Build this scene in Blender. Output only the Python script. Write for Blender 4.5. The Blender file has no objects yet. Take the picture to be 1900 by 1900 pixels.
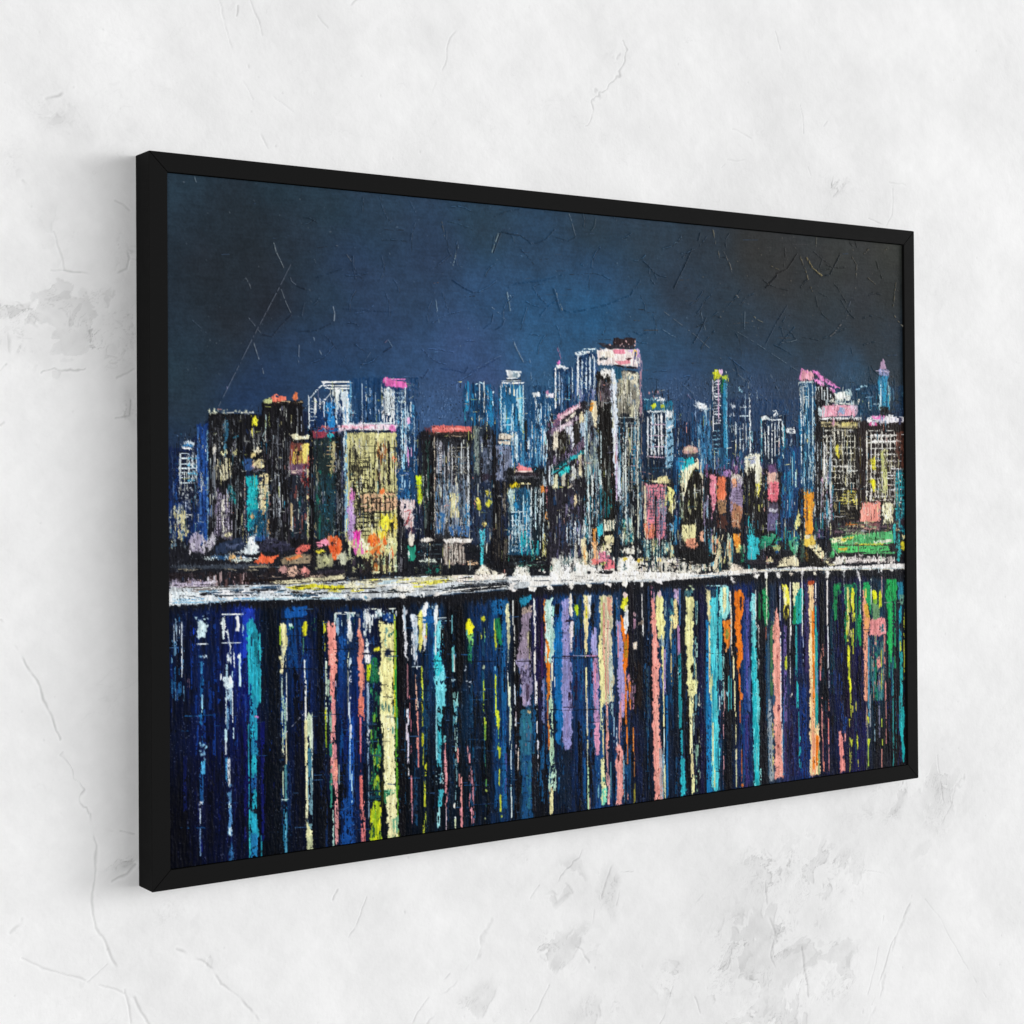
"""A framed city-night oil painting hanging on a rough white plaster wall, seen from the left."""
import bpy, math
import numpy as np
from mathutils import Matrix, Vector

rng = np.random.default_rng(11)
# ------------------------------------------------------------------ measured view (frame height = 1 unit)
F = 3279.25                       # focal length in photo pixels (photo is 1900 px wide)
AX, AY, AZ = -0.00859, 0.61284, 0.00644
T = np.array([0.07278, -0.08306, -2.80695])
W, D, RW = 1.47955, 0.04626, 0.02642      # frame width, depth, rail width
PX, PY = 1012.30, 851.55          # principal point
S = 0.644                         # metres per unit
REC = 0.0042                      # the canvas sits this far behind the front of the rails


def rot(a, b, c):
    ca, sa, cb, sb, cc, sc = math.cos(a), math.sin(a), math.cos(b), math.sin(b), math.cos(c), math.sin(c)
    return (np.array([[cc, -sc, 0], [sc, cc, 0], [0, 0, 1]]) @ np.array([[1, 0, 0], [0, ca, -sa], [0, sa, ca]])
            @ np.array([[cb, 0, sb], [0, 1, 0], [-sb, 0, cb]]))


R = rot(AX, AY, AZ)
CAM = -R.T @ T


def plane_pt(px, py, z):
    """where a sight line meets the plane z (frame units, z towards the room)"""
    d = R.T @ np.array([(px - PX) / F, -(py - PY) / F, -1.0])
    k = (z - CAM[2]) / d[2]
    p = CAM + k * d
    return p[0], p[1]


def srgb2lin(c):
    c = np.asarray(c, dtype=np.float32)
    return np.where(c <= 0.04045, c / 12.92, ((c + 0.055) / 1.055) ** 2.4)


def hexc(s):
    if not isinstance(s, str):
        return np.asarray(s, dtype=np.float32)
    if len(s) == 3:
        return np.array([int(ch, 16) / 15 for ch in s], dtype=np.float32)
    return np.array([int(s[i:i + 2], 16) / 255 for i in (0, 2, 4)], dtype=np.float32)


# ------------------------------------------------------------------ noise
def up(a, shape):
    """smooth upsampling of a small random grid"""
    for ax in (0, 1):
        n = a.shape[ax]
        x = np.linspace(0, n - 1.001, shape[ax])
        i = x.astype(int)
        f = x - i
        f = f * f * (3 - 2 * f)
        sh = [1, 1]
        sh[ax] = -1
        f = f.reshape(sh).astype(np.float32)
        a = np.take(a, i, ax) * (1 - f) + np.take(a, i + 1, ax) * f
    return a


def field(shape, py_, px_, octs=3, gain=0.6, equal=True):
    out = np.zeros(shape, np.float32)
    amp = 1.0
    for _ in range(octs):
        h = max(2, int(shape[0] / py_) + 2)
        w = max(2, int(shape[1] / px_) + 2)
        out += amp * up(rng.random((h, w), dtype=np.float32), shape)
        amp *= gain
        py_ = max(py_ / 2, 1.6)
        px_ = max(px_ / 2, 1.3)
    if equal:
        flat = out.ravel()
        srt = np.sort(flat[::37])
        out = np.interp(flat, srt, np.linspace(0, 1, len(srt))).reshape(shape).astype(np.float32)
    return out
RELIEF, PAINT_GAIN = 0.00085, 1.0
FRAME_COL, FRAME_SPEC = (.0092, .0092, .0092), .014
WORLD = 0.17
# name, direction the light travels, strength, angular size: suns added on the right to grade the frame's shadow, and a front fill
SUNS = [('side_light', (-t_, 1.0, k_ * t_), 0.255 * math.sqrt(1 + t_ * t_), 18)
        for t_, k_ in ((.45, -.5), (.85, .05), (1.25, -.34), (1.7, .02), (2.3, -.2), (3.1, -.06))]
SUNS.append(('room_light', (0.62, 1.0, -0.05), 1.42, 30))
# ------------------------------------------------------------------ the oil painting: paint and its thickness
CW, CH = W / 2 - RW - 0.0010, 0.5 - RW - 0.0008       # half size of the canvas
NX, NY = 1560, 1036
SH = (NY, NX)
FV = field(SH, 26, 3.0, 3)
FH = field(SH, 3.0, 26, 3)
FI = field(SH, 3.6, 3.6, 2)
MI = field(SH, 16, 14, 3)
MV = field(SH, 60, 8, 3)
LG = field(SH, 130, 170, 4, 0.6)
col = np.zeros((NY, NX, 3), np.float32)
hgt = np.zeros(SH, np.float32)


def G(px, py):
    x, y = plane_pt(px, py, -REC)
    return (x + CW) / (2 * CW) * (NX - 1), (CH - y) / (2 * CH) * (NY - 1)


def sub(f, y0, y1, x0, x1, o):
    return f[np.ix_((np.arange(y0, y1) + o[0]) % NY, (np.arange(x0, x1) + o[1]) % NX)]


def ss(x):
    x = np.clip(x, 0, 1)
    return x * x * (3 - 2 * x)


def lay(y0, y1, x0, x1, m, c, h, o, var=0.13):
    v = 1 + var * (sub(FV, y0, y1, x0, x1, o) - 0.5) * 2 + var * (sub(MI, y0, y1, x0, x1, o) - 0.5)
    c = np.clip(hexc(c)[None, None, :] * v[..., None], 0, 1)
    m3 = m[..., None]
    col[y0:y1, x0:x1] = col[y0:y1, x0:x1] * (1 - m3) + c * m3
    hh = hgt[y0:y1, x0:x1]
    hgt[y0:y1, x0:x1] = hh + m * (h * (0.55 + 0.9 * sub(FV, y0, y1, x0, x1, o)) - 0.35 * hh)


def stroke(x0, y0, x1, y1, w, c, cov=0.9, rag=0.26, h=1.0, soft=0.0):
    ax, ay = G(x0, y0)
    bx, by = G(x1, y1)
    mx, my = (x0 + x1) / 2, (y0 + y1) / 2
    if abs(y1 - y0) >= abs(x1 - x0):
        wg = abs(G(mx + w / 2, my)[0] - G(mx - w / 2, my)[0])
    else:
        wg = abs(G(mx, my + w / 2)[1] - G(mx, my - w / 2)[1])
    pad = int(wg * (0.5 + rag) + 4 + soft)
    X0, X1 = max(0, int(min(ax, bx)) - pad), min(NX, int(max(ax, bx)) + pad + 1)
    Y0, Y1 = max(0, int(min(ay, by)) - pad), min(NY, int(max(ay, by)) + pad + 1)
    if X1 <= X0 or Y1 <= Y0:
        return
    o = rng.integers(0, 900, 2)
    yy, xx = np.mgrid[Y0:Y1, X0:X1].astype(np.float32)
    L = math.hypot(bx - ax, by - ay) + 1e-6
    ux, uy = (bx - ax) / L, (by - ay) / L
    t = (xx - ax) * ux + (yy - ay) * uy
    d = np.abs((xx - ax) * uy - (yy - ay) * ux)
    vert = abs(uy) >= abs(ux)
    N1 = sub(MV if vert and L > 40 else MI, Y0, Y1, X0, X1, o)
    N2 = sub(FI, Y0, Y1, X0, X1, o)
    FD = sub(FV if vert else FH, Y0, Y1, X0, X1, o)
    hw = wg / 2 * (1 + rag * (1.3 * (N1 - 0.5) + 0.9 * (N2 - 0.5)))
    hw = np.maximum(hw, 0.42)
    m = np.clip((hw - d) / (1 + soft) + 0.5, 0, 1)
    e = min(L * 0.25, 5 + wg * 0.6)
    m = m * np.clip((t + e * 0.3 - e * FD) / 1.5 + 0.5, 0, 1) * np.clip((L - t + e * 0.3 - e * FD) / 1.5 + 0.5, 0, 1)
    if cov < 1:
        n = 0.5 * FD + 0.25 * N2 + 0.25 * N1
        n = (n - 0.5) * 1.7 + 0.5
        m = m * ss((cov - n) / 0.16 + 0.5)
    lay(Y0, Y1, X0, X1, m, c, h * min(1.0, 0.35 + wg / 14), o)


def poly(pts, c, cov=0.95, h=0.7, rag=3.0, direc='v'):
    P = np.array([G(*p) for p in pts])
    pad = int(rag) + 3
    X0, X1 = max(0, int(P[:, 0].min()) - pad), min(NX, int(P[:, 0].max()) + pad + 1)
    Y0, Y1 = max(0, int(P[:, 1].min()) - pad), min(NY, int(P[:, 1].max()) + pad + 1)
    if X1 <= X0 or Y1 <= Y0:
        return
    o = rng.integers(0, 900, 2)
    N1 = sub(MI, Y0, Y1, X0, X1, o)
    N2 = sub(FI, Y0, Y1, X0, X1, o)
    FD = sub(FV if direc == 'v' else FH, Y0, Y1, X0, X1, o)
    yy, xx = np.mgrid[Y0:Y1, X0:X1].astype(np.float32)
    xx = xx + rag * (N1 - 0.5) * 1.6 + rag * (N2 - 0.5)
    yy = yy + rag * (FD - 0.5) * (1.3 if direc == 'v' else 0.8)
    ins = np.zeros(xx.shape, bool)
    n = len(P)
    for i in range(n):
        xa, ya = P[i]
        xb, yb = P[(i + 1) % n]
        if ya == yb:
            continue
        cr = ((ya > yy) != (yb > yy)) & (xx < (xb - xa) * (yy - ya) / (yb - ya) + xa)
        ins ^= cr
    m = ins.astype(np.float32)
    m[1:-1, 1:-1] = (m[1:-1, 1:-1] * 2 + m[:-2, 1:-1] + m[2:, 1:-1] + m[1:-1, :-2] + m[1:-1, 2:]) / 6
    if cov < 1:
        q = 0.5 * FD + 0.3 * N2 + 0.2 * N1
        q = (q - 0.5) * 1.6 + 0.5
        m = m * ss((cov - q) / 0.16 + 0.5)
    lay(Y0, Y1, X0, X1, m, c, h, o)


RIDGE = False


def blob(x, y, rx, ry, c, cov=0.95, h=1.0):
    a = np.linspace(0, 2 * math.pi, 13)[:-1]
    poly([(x + rx * math.cos(t), y + ry * math.sin(t)) for t in a], c, cov, h, 2.2)


def line(pts, w, c, cov=0.8, h=0.8):
    for (xa, ya), (xb, yb) in zip(pts[:-1], pts[1:]):
        if RIDGE:               # a knife ridge in the sky: thin, tinted by the paint around it, standing proud
            i, j = G((xa + xb) / 2, (ya + yb) / 2)
            loc = col[int(np.clip(j, 0, NY - 1)), int(np.clip(i, 0, NX - 1))]
            stroke(xa, ya, xb, yb, w * 0.85, hexc(c) * 0.62 + loc * 0.38, cov, 0.5, 4.0)
        else:
            stroke(xa, ya, xb, yb, w, c, cov, 0.5, h)


def run(text):
    for ln in text.strip().splitlines():
        ln = ln.split('//')[0].strip()
        if not ln:
            continue
        for one in ln.split(';'):
            a = one.split()
            if not a:
                continue
            k, a = a[0], a[1:]
            if k == 'V':            # x y0 y1 w colour cov
                x, y0, y1, w = map(float, a[:4])
                stroke(x, y0, x + 0.006 * (y1 - y0), y1, w, a[4], float(a[5]) if len(a) > 5 else 0.9)
            elif k == 'S':          # x0 y0 x1 y1 w colour cov
                x0, y0, x1, y1, w = map(float, a[:5])
                stroke(x0, y0, x1, y1, w, a[5], float(a[6]) if len(a) > 6 else 0.9)
            elif k == 'H':          # x0 x1 y w colour cov
                x0, x1, y, w = map(float, a[:4])
                stroke(x0, y, x1, y - 0.01 * (x1 - x0), w, a[4], float(a[5]) if len(a) > 5 else 0.9)
            elif k == 'R':          # x0 y0 x1 y1 colour cov
                x0, y0, x1, y1 = map(float, a[:4])
                poly([(x0, y0), (x1, y0), (x1, y1), (x0, y1)], a[4], float(a[5]) if len(a) > 5 else 0.95, 0.5)
            elif k == 'P':          # colour cov x y x y ...
                v = list(map(float, a[2:]))
                ww, hh_ = max(v[::2]) - min(v[::2]), max(v[1::2]) - min(v[1::2])
                poly(list(zip(v[::2], v[1::2])), a[0], float(a[1]), 0.7, min(3.0, 1.0 + min(ww, hh_) / 8), 'h' if ww > 1.3 * hh_ else 'v')
            elif k == 'B':          # x y rx ry colour cov
                x, y, rx, ry = map(float, a[:4])
                blob(x, y, rx, ry, a[4], float(a[5]) if len(a) > 5 else 0.95)
            elif k == 'L':          # w colour cov x y x y ...
                v = list(map(float, a[3:]))
                line(list(zip(v[::2], v[1::2])), float(a[0]), a[1], float(a[2]))
            elif k == 'M':          # comb: x0 x1 y0 y1 step w colour cov   vertical lines
                x0, x1, y0, y1, st, w = map(float, a[:6])
                x = x0
                while x <= x1:
                    j = rng.uniform(-1, 1)
                    h_ = y1 - y0
                    stroke(x + j * st * .15, y0 + h_ * rng.uniform(0, .12), x + j * st * .15 + rng.uniform(-.5, .8),
                           y1 - h_ * rng.uniform(0, .2), w * rng.uniform(.7, 1.4), a[6], float(a[7]) * rng.uniform(.8, 1.15))
                    x += st
            elif k == 'N':          # ladder: x0 x1 y0 y1 step w colour cov   horizontal lines
                x0, x1, y0, y1, st, w = map(float, a[:6])
                y = y0
                while y <= y1:
                    q = (x1 - x0)
                    stroke(x0 + q * rng.uniform(0, .15), y + rng.uniform(-1, 1), x1 - q * rng.uniform(0, .15),
                           y + rng.uniform(-1.5, 1), w * rng.uniform(.7, 1.3), a[6], float(a[7]) * rng.uniform(.8, 1.15))
                    y += st
            elif k == 'D':          # dots: x0 y0 x1 y1 n r colour
                x0, y0, x1, y1, n, r = map(float, a[:6])
                for _ in range(int(n)):
                    blob(rng.uniform(x0, x1), rng.uniform(y0, y1), r * rng.uniform(.5, 1.3), r * rng.uniform(.5, 1.6), a[6], 1)
            elif k == 'X':          # random vertical streaks: x0 y0 x1 y1 n len w cov colours...
                x0, y0, x1, y1, n, ln_, w, cv = map(float, a[:8])
                for _ in range(int(n)):
                    x, y = rng.uniform(x0, x1), rng.uniform(y0, max(y0 + 1, y1 - ln_ * .5))
                    l = ln_ * rng.uniform(.4, 1.4)
                    stroke(x, y, x + .006 * l, min(y + l, y1), w * rng.uniform(.5, 1.6), a[8 + rng.integers(0, len(a) - 8)],
                           cv * rng.uniform(.7, 1.25))
            elif k == 'Y':          # random short horizontal dabs: x0 y0 x1 y1 n len w cov colours...
                x0, y0, x1, y1, n, ln_, w, cv = map(float, a[:8])
                for _ in range(int(n)):
                    x, y = rng.uniform(x0, x1), rng.uniform(y0, y1)
                    l = ln_ * rng.uniform(.4, 1.4)
                    stroke(x, y, min(x + l, x1 + 4), y + rng.uniform(-2, 1.5), w * rng.uniform(.5, 1.6), a[8 + rng.integers(0, len(a) - 8)],
                           cv * rng.uniform(.7, 1.25))


# --- sky: colours of the under-painting, spread between these points (x y colour)
SKY = """320 330 2a3946;450 400 262b33;400 520 25282f;330 700 27333d;400 650 26323e;520 350 283642;600 390 293845;
700 400 2c3d50;900 420 2b3c4c;1100 430 2b3844;1200 450 2a3744;1300 440 29323d;1400 460 302e2d;1550 480 353230;
1650 470 38342f;1650 550 2b2928;1500 545 2c2d30;1250 550 2a3442;1350 600 283441;1500 620 28313b;1650 620 27323e;
1000 550 2b4f74;1100 580 29567e;900 550 2e4a6c;750 550 2f3e57;650 490 2b3a55;1000 650 32597f;850 650 3a4f77;
750 680 34496b;900 720 3a4d76;800 760 3b5783;650 650 2a3c58;550 650 283a55;500 700 243858;450 750 223556;
350 750 27333f;330 850 1f2d4a;1220 650 2b4560;1250 720 354a6e;1350 700 2c4058;1400 740 30456a;1450 650 29394a;
1480 750 2d3c58;1580 690 2c4a66;1620 640 262c33;1670 700 26303a;600 550 28384a;500 560 27262d;480 480 25272d;
1000 480 2a4058;1040 740 32608a;1200 600 2b4a66;430 600 26292f;700 620 2c3f5e;1450 500 302d2c;1600 590 292b30;
800 480 2a3850;1100 500 2a4260;1150 650 2f5678;1280 760 2f4568;540 480 26303c;620 700 253f63;690 740 234a74"""


def shepard(spec, X, Y, scale=1.0):
    num = np.zeros(X.shape + (3,), np.float32)
    den = np.zeros(X.shape, np.float32)
    for it in spec.replace('\n', '').split(';'):
        x, y, c = it.split()
        x, y = G(float(x), float(y))
        w = 1.0 / (((X - x) ** 2 + (Y - y) ** 2) / 2500.0 + 0.6) ** 1.6
        num += w[..., None] * hexc(c)
        den += w
    return num / den[..., None]


gy, gx = np.mgrid[0:NY:6, 0:NX:6].astype(np.float32)
small = shepard(SKY, gx, gy)
for ch in range(3):
    col[..., ch] = up(small[..., ch], SH)
# knife-and-brush variation of the sky
v = 1 + 0.07 * (LG - 0.5) + 0.07 * (FH - 0.5) + 0.10 * (MI - 0.5) + 0.05 * (FI - 0.5)
col *= v[..., None]
tint = field(SH, 90, 120, 3) * 0.5 + 0.25
gr = col.mean(-1, keepdims=True)
col = gr + (col - gr) * 0.97
col *= np.array([0.90, 0.98, 0.99], np.float32)
col[..., 0] *= 1 + 0.14 * (tint - 0.5)
hgt += 0.25 * FH + 0.15 * FI

# --- scratches and ridges left by the knife in the sky
for _ in range(150):
    x, y = rng.uniform(560, 1660), rng.uniform(360, 740)
    a_, l_ = rng.uniform(0, 2 * math.pi), rng.uniform(14, 60)
    b_ = rng.uniform(-1.2, 1.2)
    i, j = G(x, y)
    if not (4 < i < NX - 5 and 4 < j < NY - 5):
        continue
    loc = col[int(j), int(i)].copy()
    pts = []
    for k in range(4):
        pts.append((x, y))
        x += math.cos(a_ + b_ * k / 3) * l_ / 3
        y += math.sin(a_ + b_ * k / 3) * l_ / 3
    for (xa, ya), (xb, yb) in zip(pts[:-1], pts[1:]):
        stroke(xa, ya, xb, yb, 1.5, loc * 0.72, 0.8, 0.5, 0.3)
        stroke(xa - 1.3, ya - 1.0, xb - 1.3, yb - 1.0, 1.2, loc * 1.22 + 0.02, 0.6, 0.5, 5.0)
RIDGE = True
run("""
L 1.3 7d8494 .75 540 490 520 530 470 625 430 705 404 757
L 2.2 a9b3b8 .6 505 440 512 466 527 497;L 1.5 8b949c .6 456 515 463 528 473 550;L 1.6 98a2aa .6 522 537 530 560 540 581
L 2 98a2ac .6 471 637 479 662 489 692;L 2 b4c0cc .7 618 568 621 582 620 595;L 1.8 94a0b0 .6 555 640 554 672;L 2 93a4b4 .6 582 626 588 642 597 658
L 1.5 7d8692 .55 462 590 476 608 484 618;L 1.6 7d8692 .6 539 515 541 522 549 528;L 1.8 1b2029 .8 549 530 566 536
L 1.6 1c1d26 .8 485 620 505 625 520 605 540 585;L 1.6 1b2330 .8 555 615 590 613 620 597;L 2.5 6f6f70 .4 624 455 640 468 654 487
L 1.6 66707c .5 575 465 590 495;L 1.6 1c2a3a .8 585 516 640 498;L 1.2 57677a .5 356 593 388 622;L 2 8b9ba5 .6 360 326 364 338
L 1.4 1d2c44 .8 630 572 735 580;L 1.2 6c7a90 .5 695 643 660 695;L 1.6 8f6f7f .5 718 632 706 645;L 2 1a2233 .9 712 653 728 643;L 1.2 8fa6b8 .6 720 630 728 643
L 1.8 6c6a60 .45 820 412 825 440;L 2 a4b6ba .7 852 453 844 478 841 493;L 2.6 a8b8b8 .65 926 430 918 452 912 470;L 2 16202c .8 929 432 916 468
L 1.8 8d98a0 .6 1056 397 1061 412 1068 438;L 1.6 1e2630 .8 1068 440 1055 447 1030 440;L 2 9fb6c4 .7 808 553 811 575 815 602
L 2.6 a7bcc4 .65 941 542 944 558 948 580;L 3 a9a8a0 .5 1030 537 1036 555 1043 575;L 2 20405e .9 1027 534 1040 578
L 2.2 7f8ea0 .5 910 568 925 580 936 592;L 2 1a3350 .9 936 592 932 604 918 613;L 1.6 1b3450 .85 915 582 912 600 897 610
L 2.4 93a4b4 .6 950 627 960 650 971 671;L 1.6 9db0c4 .7 983 665 985 690 986 706;L 2.4 7f8ca4 .5 1034 640 1038 652 1042 668
L 1.5 1d3c5c .8 941 535 960 526 1010 520 1052 508;L 2 1c3c5a .85 1045 575 1060 580 1085 575 1125 566 1170 548 1188 520;L 1.6 aab8c0 .5 1031 503 1038 508
L 2 172d48 .85 840 520 862 535 878 542;L 1.5 1e4264 .8 1000 590 1015 570 1030 560;L 1.8 2a4068 .85 870 693 900 680 932 660;L 1.6 5f7898 .5 872 690 930 659
L 1.8 22385c .85 820 684 842 686 862 692 872 678;L 1.8 54739a .5 745 699 772 700 790 696;L 1.6 1e2d4c .85 745 702 786 700 795 686
L 1.6 1f2c3a .8 930 430 965 438 990 452 1010 447 1030 425;L 1.4 1e2b38 .8 918 402 940 392 965 388;L 1.5 34454f .8 1105 405 1103 420 1096 430
L 2.2 7d5f58 .5 798 527 815 524;L 1.4 6f8aa8 .45 855 495 880 500;L 1.4 6a88a6 .5 945 468 975 477;L 1.5 54789c .6 795 655 815 652
L 2.4 9a9075 .45 1323 425 1328 450 1337 482;L 2 88837a .45 1342 465 1354 490 1364 522;L 2 938c86 .55 1365 547 1378 560 1398 567;L 2 a59c80 .55 1392 580 1405 593 1420 600
L 3 b3a06a .6 1497 478 1508 497 1525 512;L 2.6 94896b .45 1483 470 1494 500 1507 540;L 2.2 7f7868 .45 1580 475 1590 492 1588 515;L 2.4 948a70 .5 1662 525 1660 548 1657 570;L 1.8 8f8672 .5 1659 585 1668 598 1677 608
L 2.2 847c78 .5 1560 602 1550 615 1538 627;L 2 7b8388 .5 1450 636 1468 634 1487 627;L 2 6c8296 .55 1230 612 1248 623 1268 634;L 1.6 8296a6 .5 1298 568 1303 590 1309 612
L 1.8 8095a5 .45 1382 580 1381 618;L 1.8 7a8a9c .5 1430 695 1436 708 1444 724;L 1.2 8d8a86 .6 1232 578 1290 622 1345 672 1400 722 1450 765 1490 790
L 1.1 77828a .5 1350 605 1400 635 1450 668 1480 688;L 1.6 171f28 .85 1300 430 1295 448;L 1.8 18222d .85 1285 460 1272 490 1250 535;L 1.6 1c1a1a .85 1480 470 1460 500 1440 508;L 2 1b1c20 .85 1443 510 1415 540
L 1.4 9a8c6a .45 1432 494 1445 500;L 1.6 1a2430 .85 1310 590 1298 615 1285 640;L 1.3 68748a .4 1583 548 1562 600;L 1.6 18202a .8 1560 470 1540 510 1525 512;L 1.2 1b2a3c .8 1420 640 1440 600 1462 565
L 2 1f3a56 .85 1175 615 1190 622 1207 615;L 1.4 6a7f98 .4 1250 700 1275 720 1290 735;L 1.4 27384e .8 1284 695 1270 715;L 2 7c6a8c .5 1271 728 1282 740
L 1.6 827a64 .4 1515 440 1514 458;L 1.8 746c58 .4 1612 462 1600 475;L 1.8 7a7058 .4 1648 460 1640 466;L 2.2 756e5c .35 1610 515 1625 528;L 1.6 5e5a54 .35 1570 590 1585 570
D 320 330 620 700 60 0.7 59636c;D 620 360 1000 650 40 .6 6a7d90;D 1300 430 1670 640 50 .7 6d675c;D 1000 420 1300 700 40 .6 6d8496
Y 330 360 1100 560 60 30 1.2 .3 33445a 202833 2a3a50;Y 1100 430 1660 700 60 30 1.2 .3 3a3a3c 1f242c 2d3e52
""")
RIDGE = False

# --- the far towers and haze behind the skyline
run("""
R 313 905 1682 1070 15171e 1;P 15203a 1 313 868 330 850 384 780 470 770 560 760 640 790 760 800 800 830 880 800 980 790 1110 760 1190 740 1260 780 1400 800 1500 790 1682 760 1682 1000 313 1000
R 313 830 386 1000 13234a .8;X 313 840 384 1010 26 60 6 .5 0d2b6b 14306e 0f1c40 1a4484
R 655 700 775 900 173c66 .6;X 655 705 780 900 40 60 5 .4 1b4f84 16355c 245a92 12284c
R 860 715 1110 880 1b4269 .55;X 860 715 1110 870 50 60 5 .4 1d5688 16385c 28648f 11243c
R 1190 740 1500 880 1d3c63 .45;X 1195 750 1500 900 70 60 5 .4 1c5585 16355c 256594 1a2d52
R 1500 715 1680 800 173452 .6;X 1500 715 1680 800 30 40 5 .4 1b4870 12263e 2a6088
X 660 715 700 850 8 60 4 .5 1a3f70 102848
""")

run("""
// tower 1, white domed
P d9e8f2 1 338 828 340 820 350 817 358 820 360 828;H 339 359 826 5 2c7fc0 .8;H 339 359 832 3.5 e8f2f8
R 331 836 368 930 141a30 .9;M 335 365 836 905 7.2 2.6 e4f0f4 .85;N 332 366 842 900 9 2.2 d4e6f0 .75;N 345 368 850 905 14 2.4 4cb4dc .7
D 333 905 368 945 46 1.3 d9e0e0;V 322 880 925 1.5 7a90b8 .6;V 362 900 1000 2 5588a0 .5;D 330 930 372 1000 40 1.2 6a6c70
P d8cf9a .6 322 950 343 940 347 985 336 1005 325 985;P 9aa4b4 .5 320 945 332 945 334 970 322 975;X 315 930 350 1030 30 30 3 .4 a8b4b8 6d7a80 d8d8b0 2a3a44 3c6a88
R 367 785 385 1010 173878 .75;X 366 785 386 1010 16 70 4 .6 1d4ea0 122a5c 3a6ab0
V 384.5 800 1005 2.2 7fb4cc .6
// building 2
P 16161a 1 386 765 452 770 455 1012 388 1010;X 388 770 452 1010 90 50 2.2 .45 5d6068 3d4048 0c0c10 7a7c88 2a2c34 0c0c10 4a5a68
X 388 775 400 1010 12 80 2 .5 8a9098 6a7078;H 386 410 763 4 c8cc98 .6;H 405 470 766 3 b8bcb8 .5;H 388 470 770 3 101012;D 386 758 470 768 24 1.5 d8dcc0
R 411 780 422 830 2c6484 .55;V 417 790 850 4 5a9ab8 .4;B 396.5 834 3.2 8 f4efe0;B 416.5 840 6 5.5 e8e0a4;B 437 840 3 6 c8c488 .7
X 400 850 432 890 30 26 3 .55 d8d4b0 b0aa90 8a8674 e8e0b8;V 427 850 885 3.5 e4d890 .6;M 400 430 850 885 6 1.1 141416 .8
X 424 895 436 935 10 24 5 .5 1c9a98 146c78;R 400 905 432 1000 6c6480 .5;M 398 431 905 1000 4.5 1.6 b8b0c4 .65;N 400 431 930 1000 6 1.2 1a1820 .8
P e0dcd0 .7 410 925 418 925 419 985 411 990;B 423 992 8 6 e4dcb0 .75;M 400 431 950 1000 5.5 1.4 2a2630 .7
V 441 775 1005 5 0c0c10 .9;V 448 775 1005 4 101014 .9;M 437 455 770 1000 5 1.2 7c8890 .4
// between 2 and 3
R 452 770 490 880 131318 .9;B 473 782 4.5 11 e4dc30;V 467 795 805 3 e8dc50;X 455 790 492 840 16 24 1.6 .5 5c6068 8a8c90
P f0e4c0 .8 470 836 485 828 494 829 490 840 476 842;P e8d490 .8 464 842 472 838 474 846 466 850;P 101010 .9 476 840 495 836 494 846 474 850
P e9d9a2 .9 462 858 480 852 497 856 485 868 470 868;R 452 850 466 872 2f5590 .7;P 8c7c8c .6 466 866 496 862 498 872 468 872;H 460 500 874 3 4a5a68 .6
P 18b4bc 1 455 886 478 884 478 950 470 985 460 984;V 468 890 960 6 1c8e9c .4;P e0d09a .85 480 882 500 878 500 925 494 950 482 955
X 479 890 500 945 16 26 3 .6 1b6c78 c8b884 f4ecd0;R 464 945 499 1000 155a80 .75;X 462 940 500 990 18 20 4 .5 1d86a8 124058 e0b070;B 468 958 4 5 e8b078;N 470 498 900 990 9 1.1 10303c .6
V 454 885 985 1.4 d8b8a8 .6;H 455 500 1000 8 28508c .7
// building 3
P 141317 1 486 745 562 744 566 1020 502 1022 498 880 488 860;X 488 750 562 1015 110 50 2 .45 4c5058 2c2c34 0a0a0c 6c7078 0a0a0c 3a3440
P c4cc8c .9 486 743 500 737 508 740 504 748 488 748;P ee7a62 .95 504 738 512 729 518 735 530 737 530 743 508 746;P f08050 .95 541 740 546 724 551 728 554 742;H 500 562 746 3.4 b8a078 .6;H 505 560 751 5 151214
V 493 770 798 2.6 a8c4c4;L 2 8aa0a4 .7 493 798 486 812 492 820;V 559 770 800 1.6 9aa4b8 .5;X 505 860 520 960 8 60 1.6 .55 c4ccd4 9098a0
M 505 535 770 1010 6 1.4 5c6470 .4
// building 4
P f4ecc4 1 538 808 552 804 560 809 573 806 574 816 545 817;H 536 574 820 4 151214;R 537 822 573 860 6a3a34 .8;X 538 822 573 862 26 24 3 .55 c09a58 8a3c30 e8c850 a85848
P f0dc70 .85 560 825 573 822 573 866 564 862;B 571 855 3 10 e86840 .8;R 538 860 573 880 6c4c68 .8;H 538 573 876 6 d8c0b0 .6;R 538 882 573 1000 1e222e .9;X 538 885 573 1000 36 24 3 .45 1a6a70 3c4a58 7a4440 12303a
V 571 870 960 3 e8d8a0 .65;V 541 935 985 4 e0c898 .6;V 571 960 1000 3 e8dcb0 .6;R 560 862 572 900 8c3434 .5
V 577.5 800 1060 9 0f0e12 1;V 577 810 1050 1.4 4c4c54 .4
// building 5
R 583 812 622 1000 1c2a2c .95;P 8c3444 .8 580 800 600 793 625 792 630 800 600 812 582 812;H 590 632 792 3 f07868 .8;B 613 808 8 5 20b0bc;H 580 632 798 6 1c5a98 .6
X 584 815 622 1000 40 40 3 .45 1c6a5c 2c4a4c 8a8468 0e1214;R 613 822 622 880 c8bc80 .5;N 606 624 822 880 7 2 b89c70 .5;V 619 820 930 3.5 c8c090 .55;P 12100f .9 592 918 615 918 603 950
R 594 880 622 1000 1b3d4c .5
""")
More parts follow.
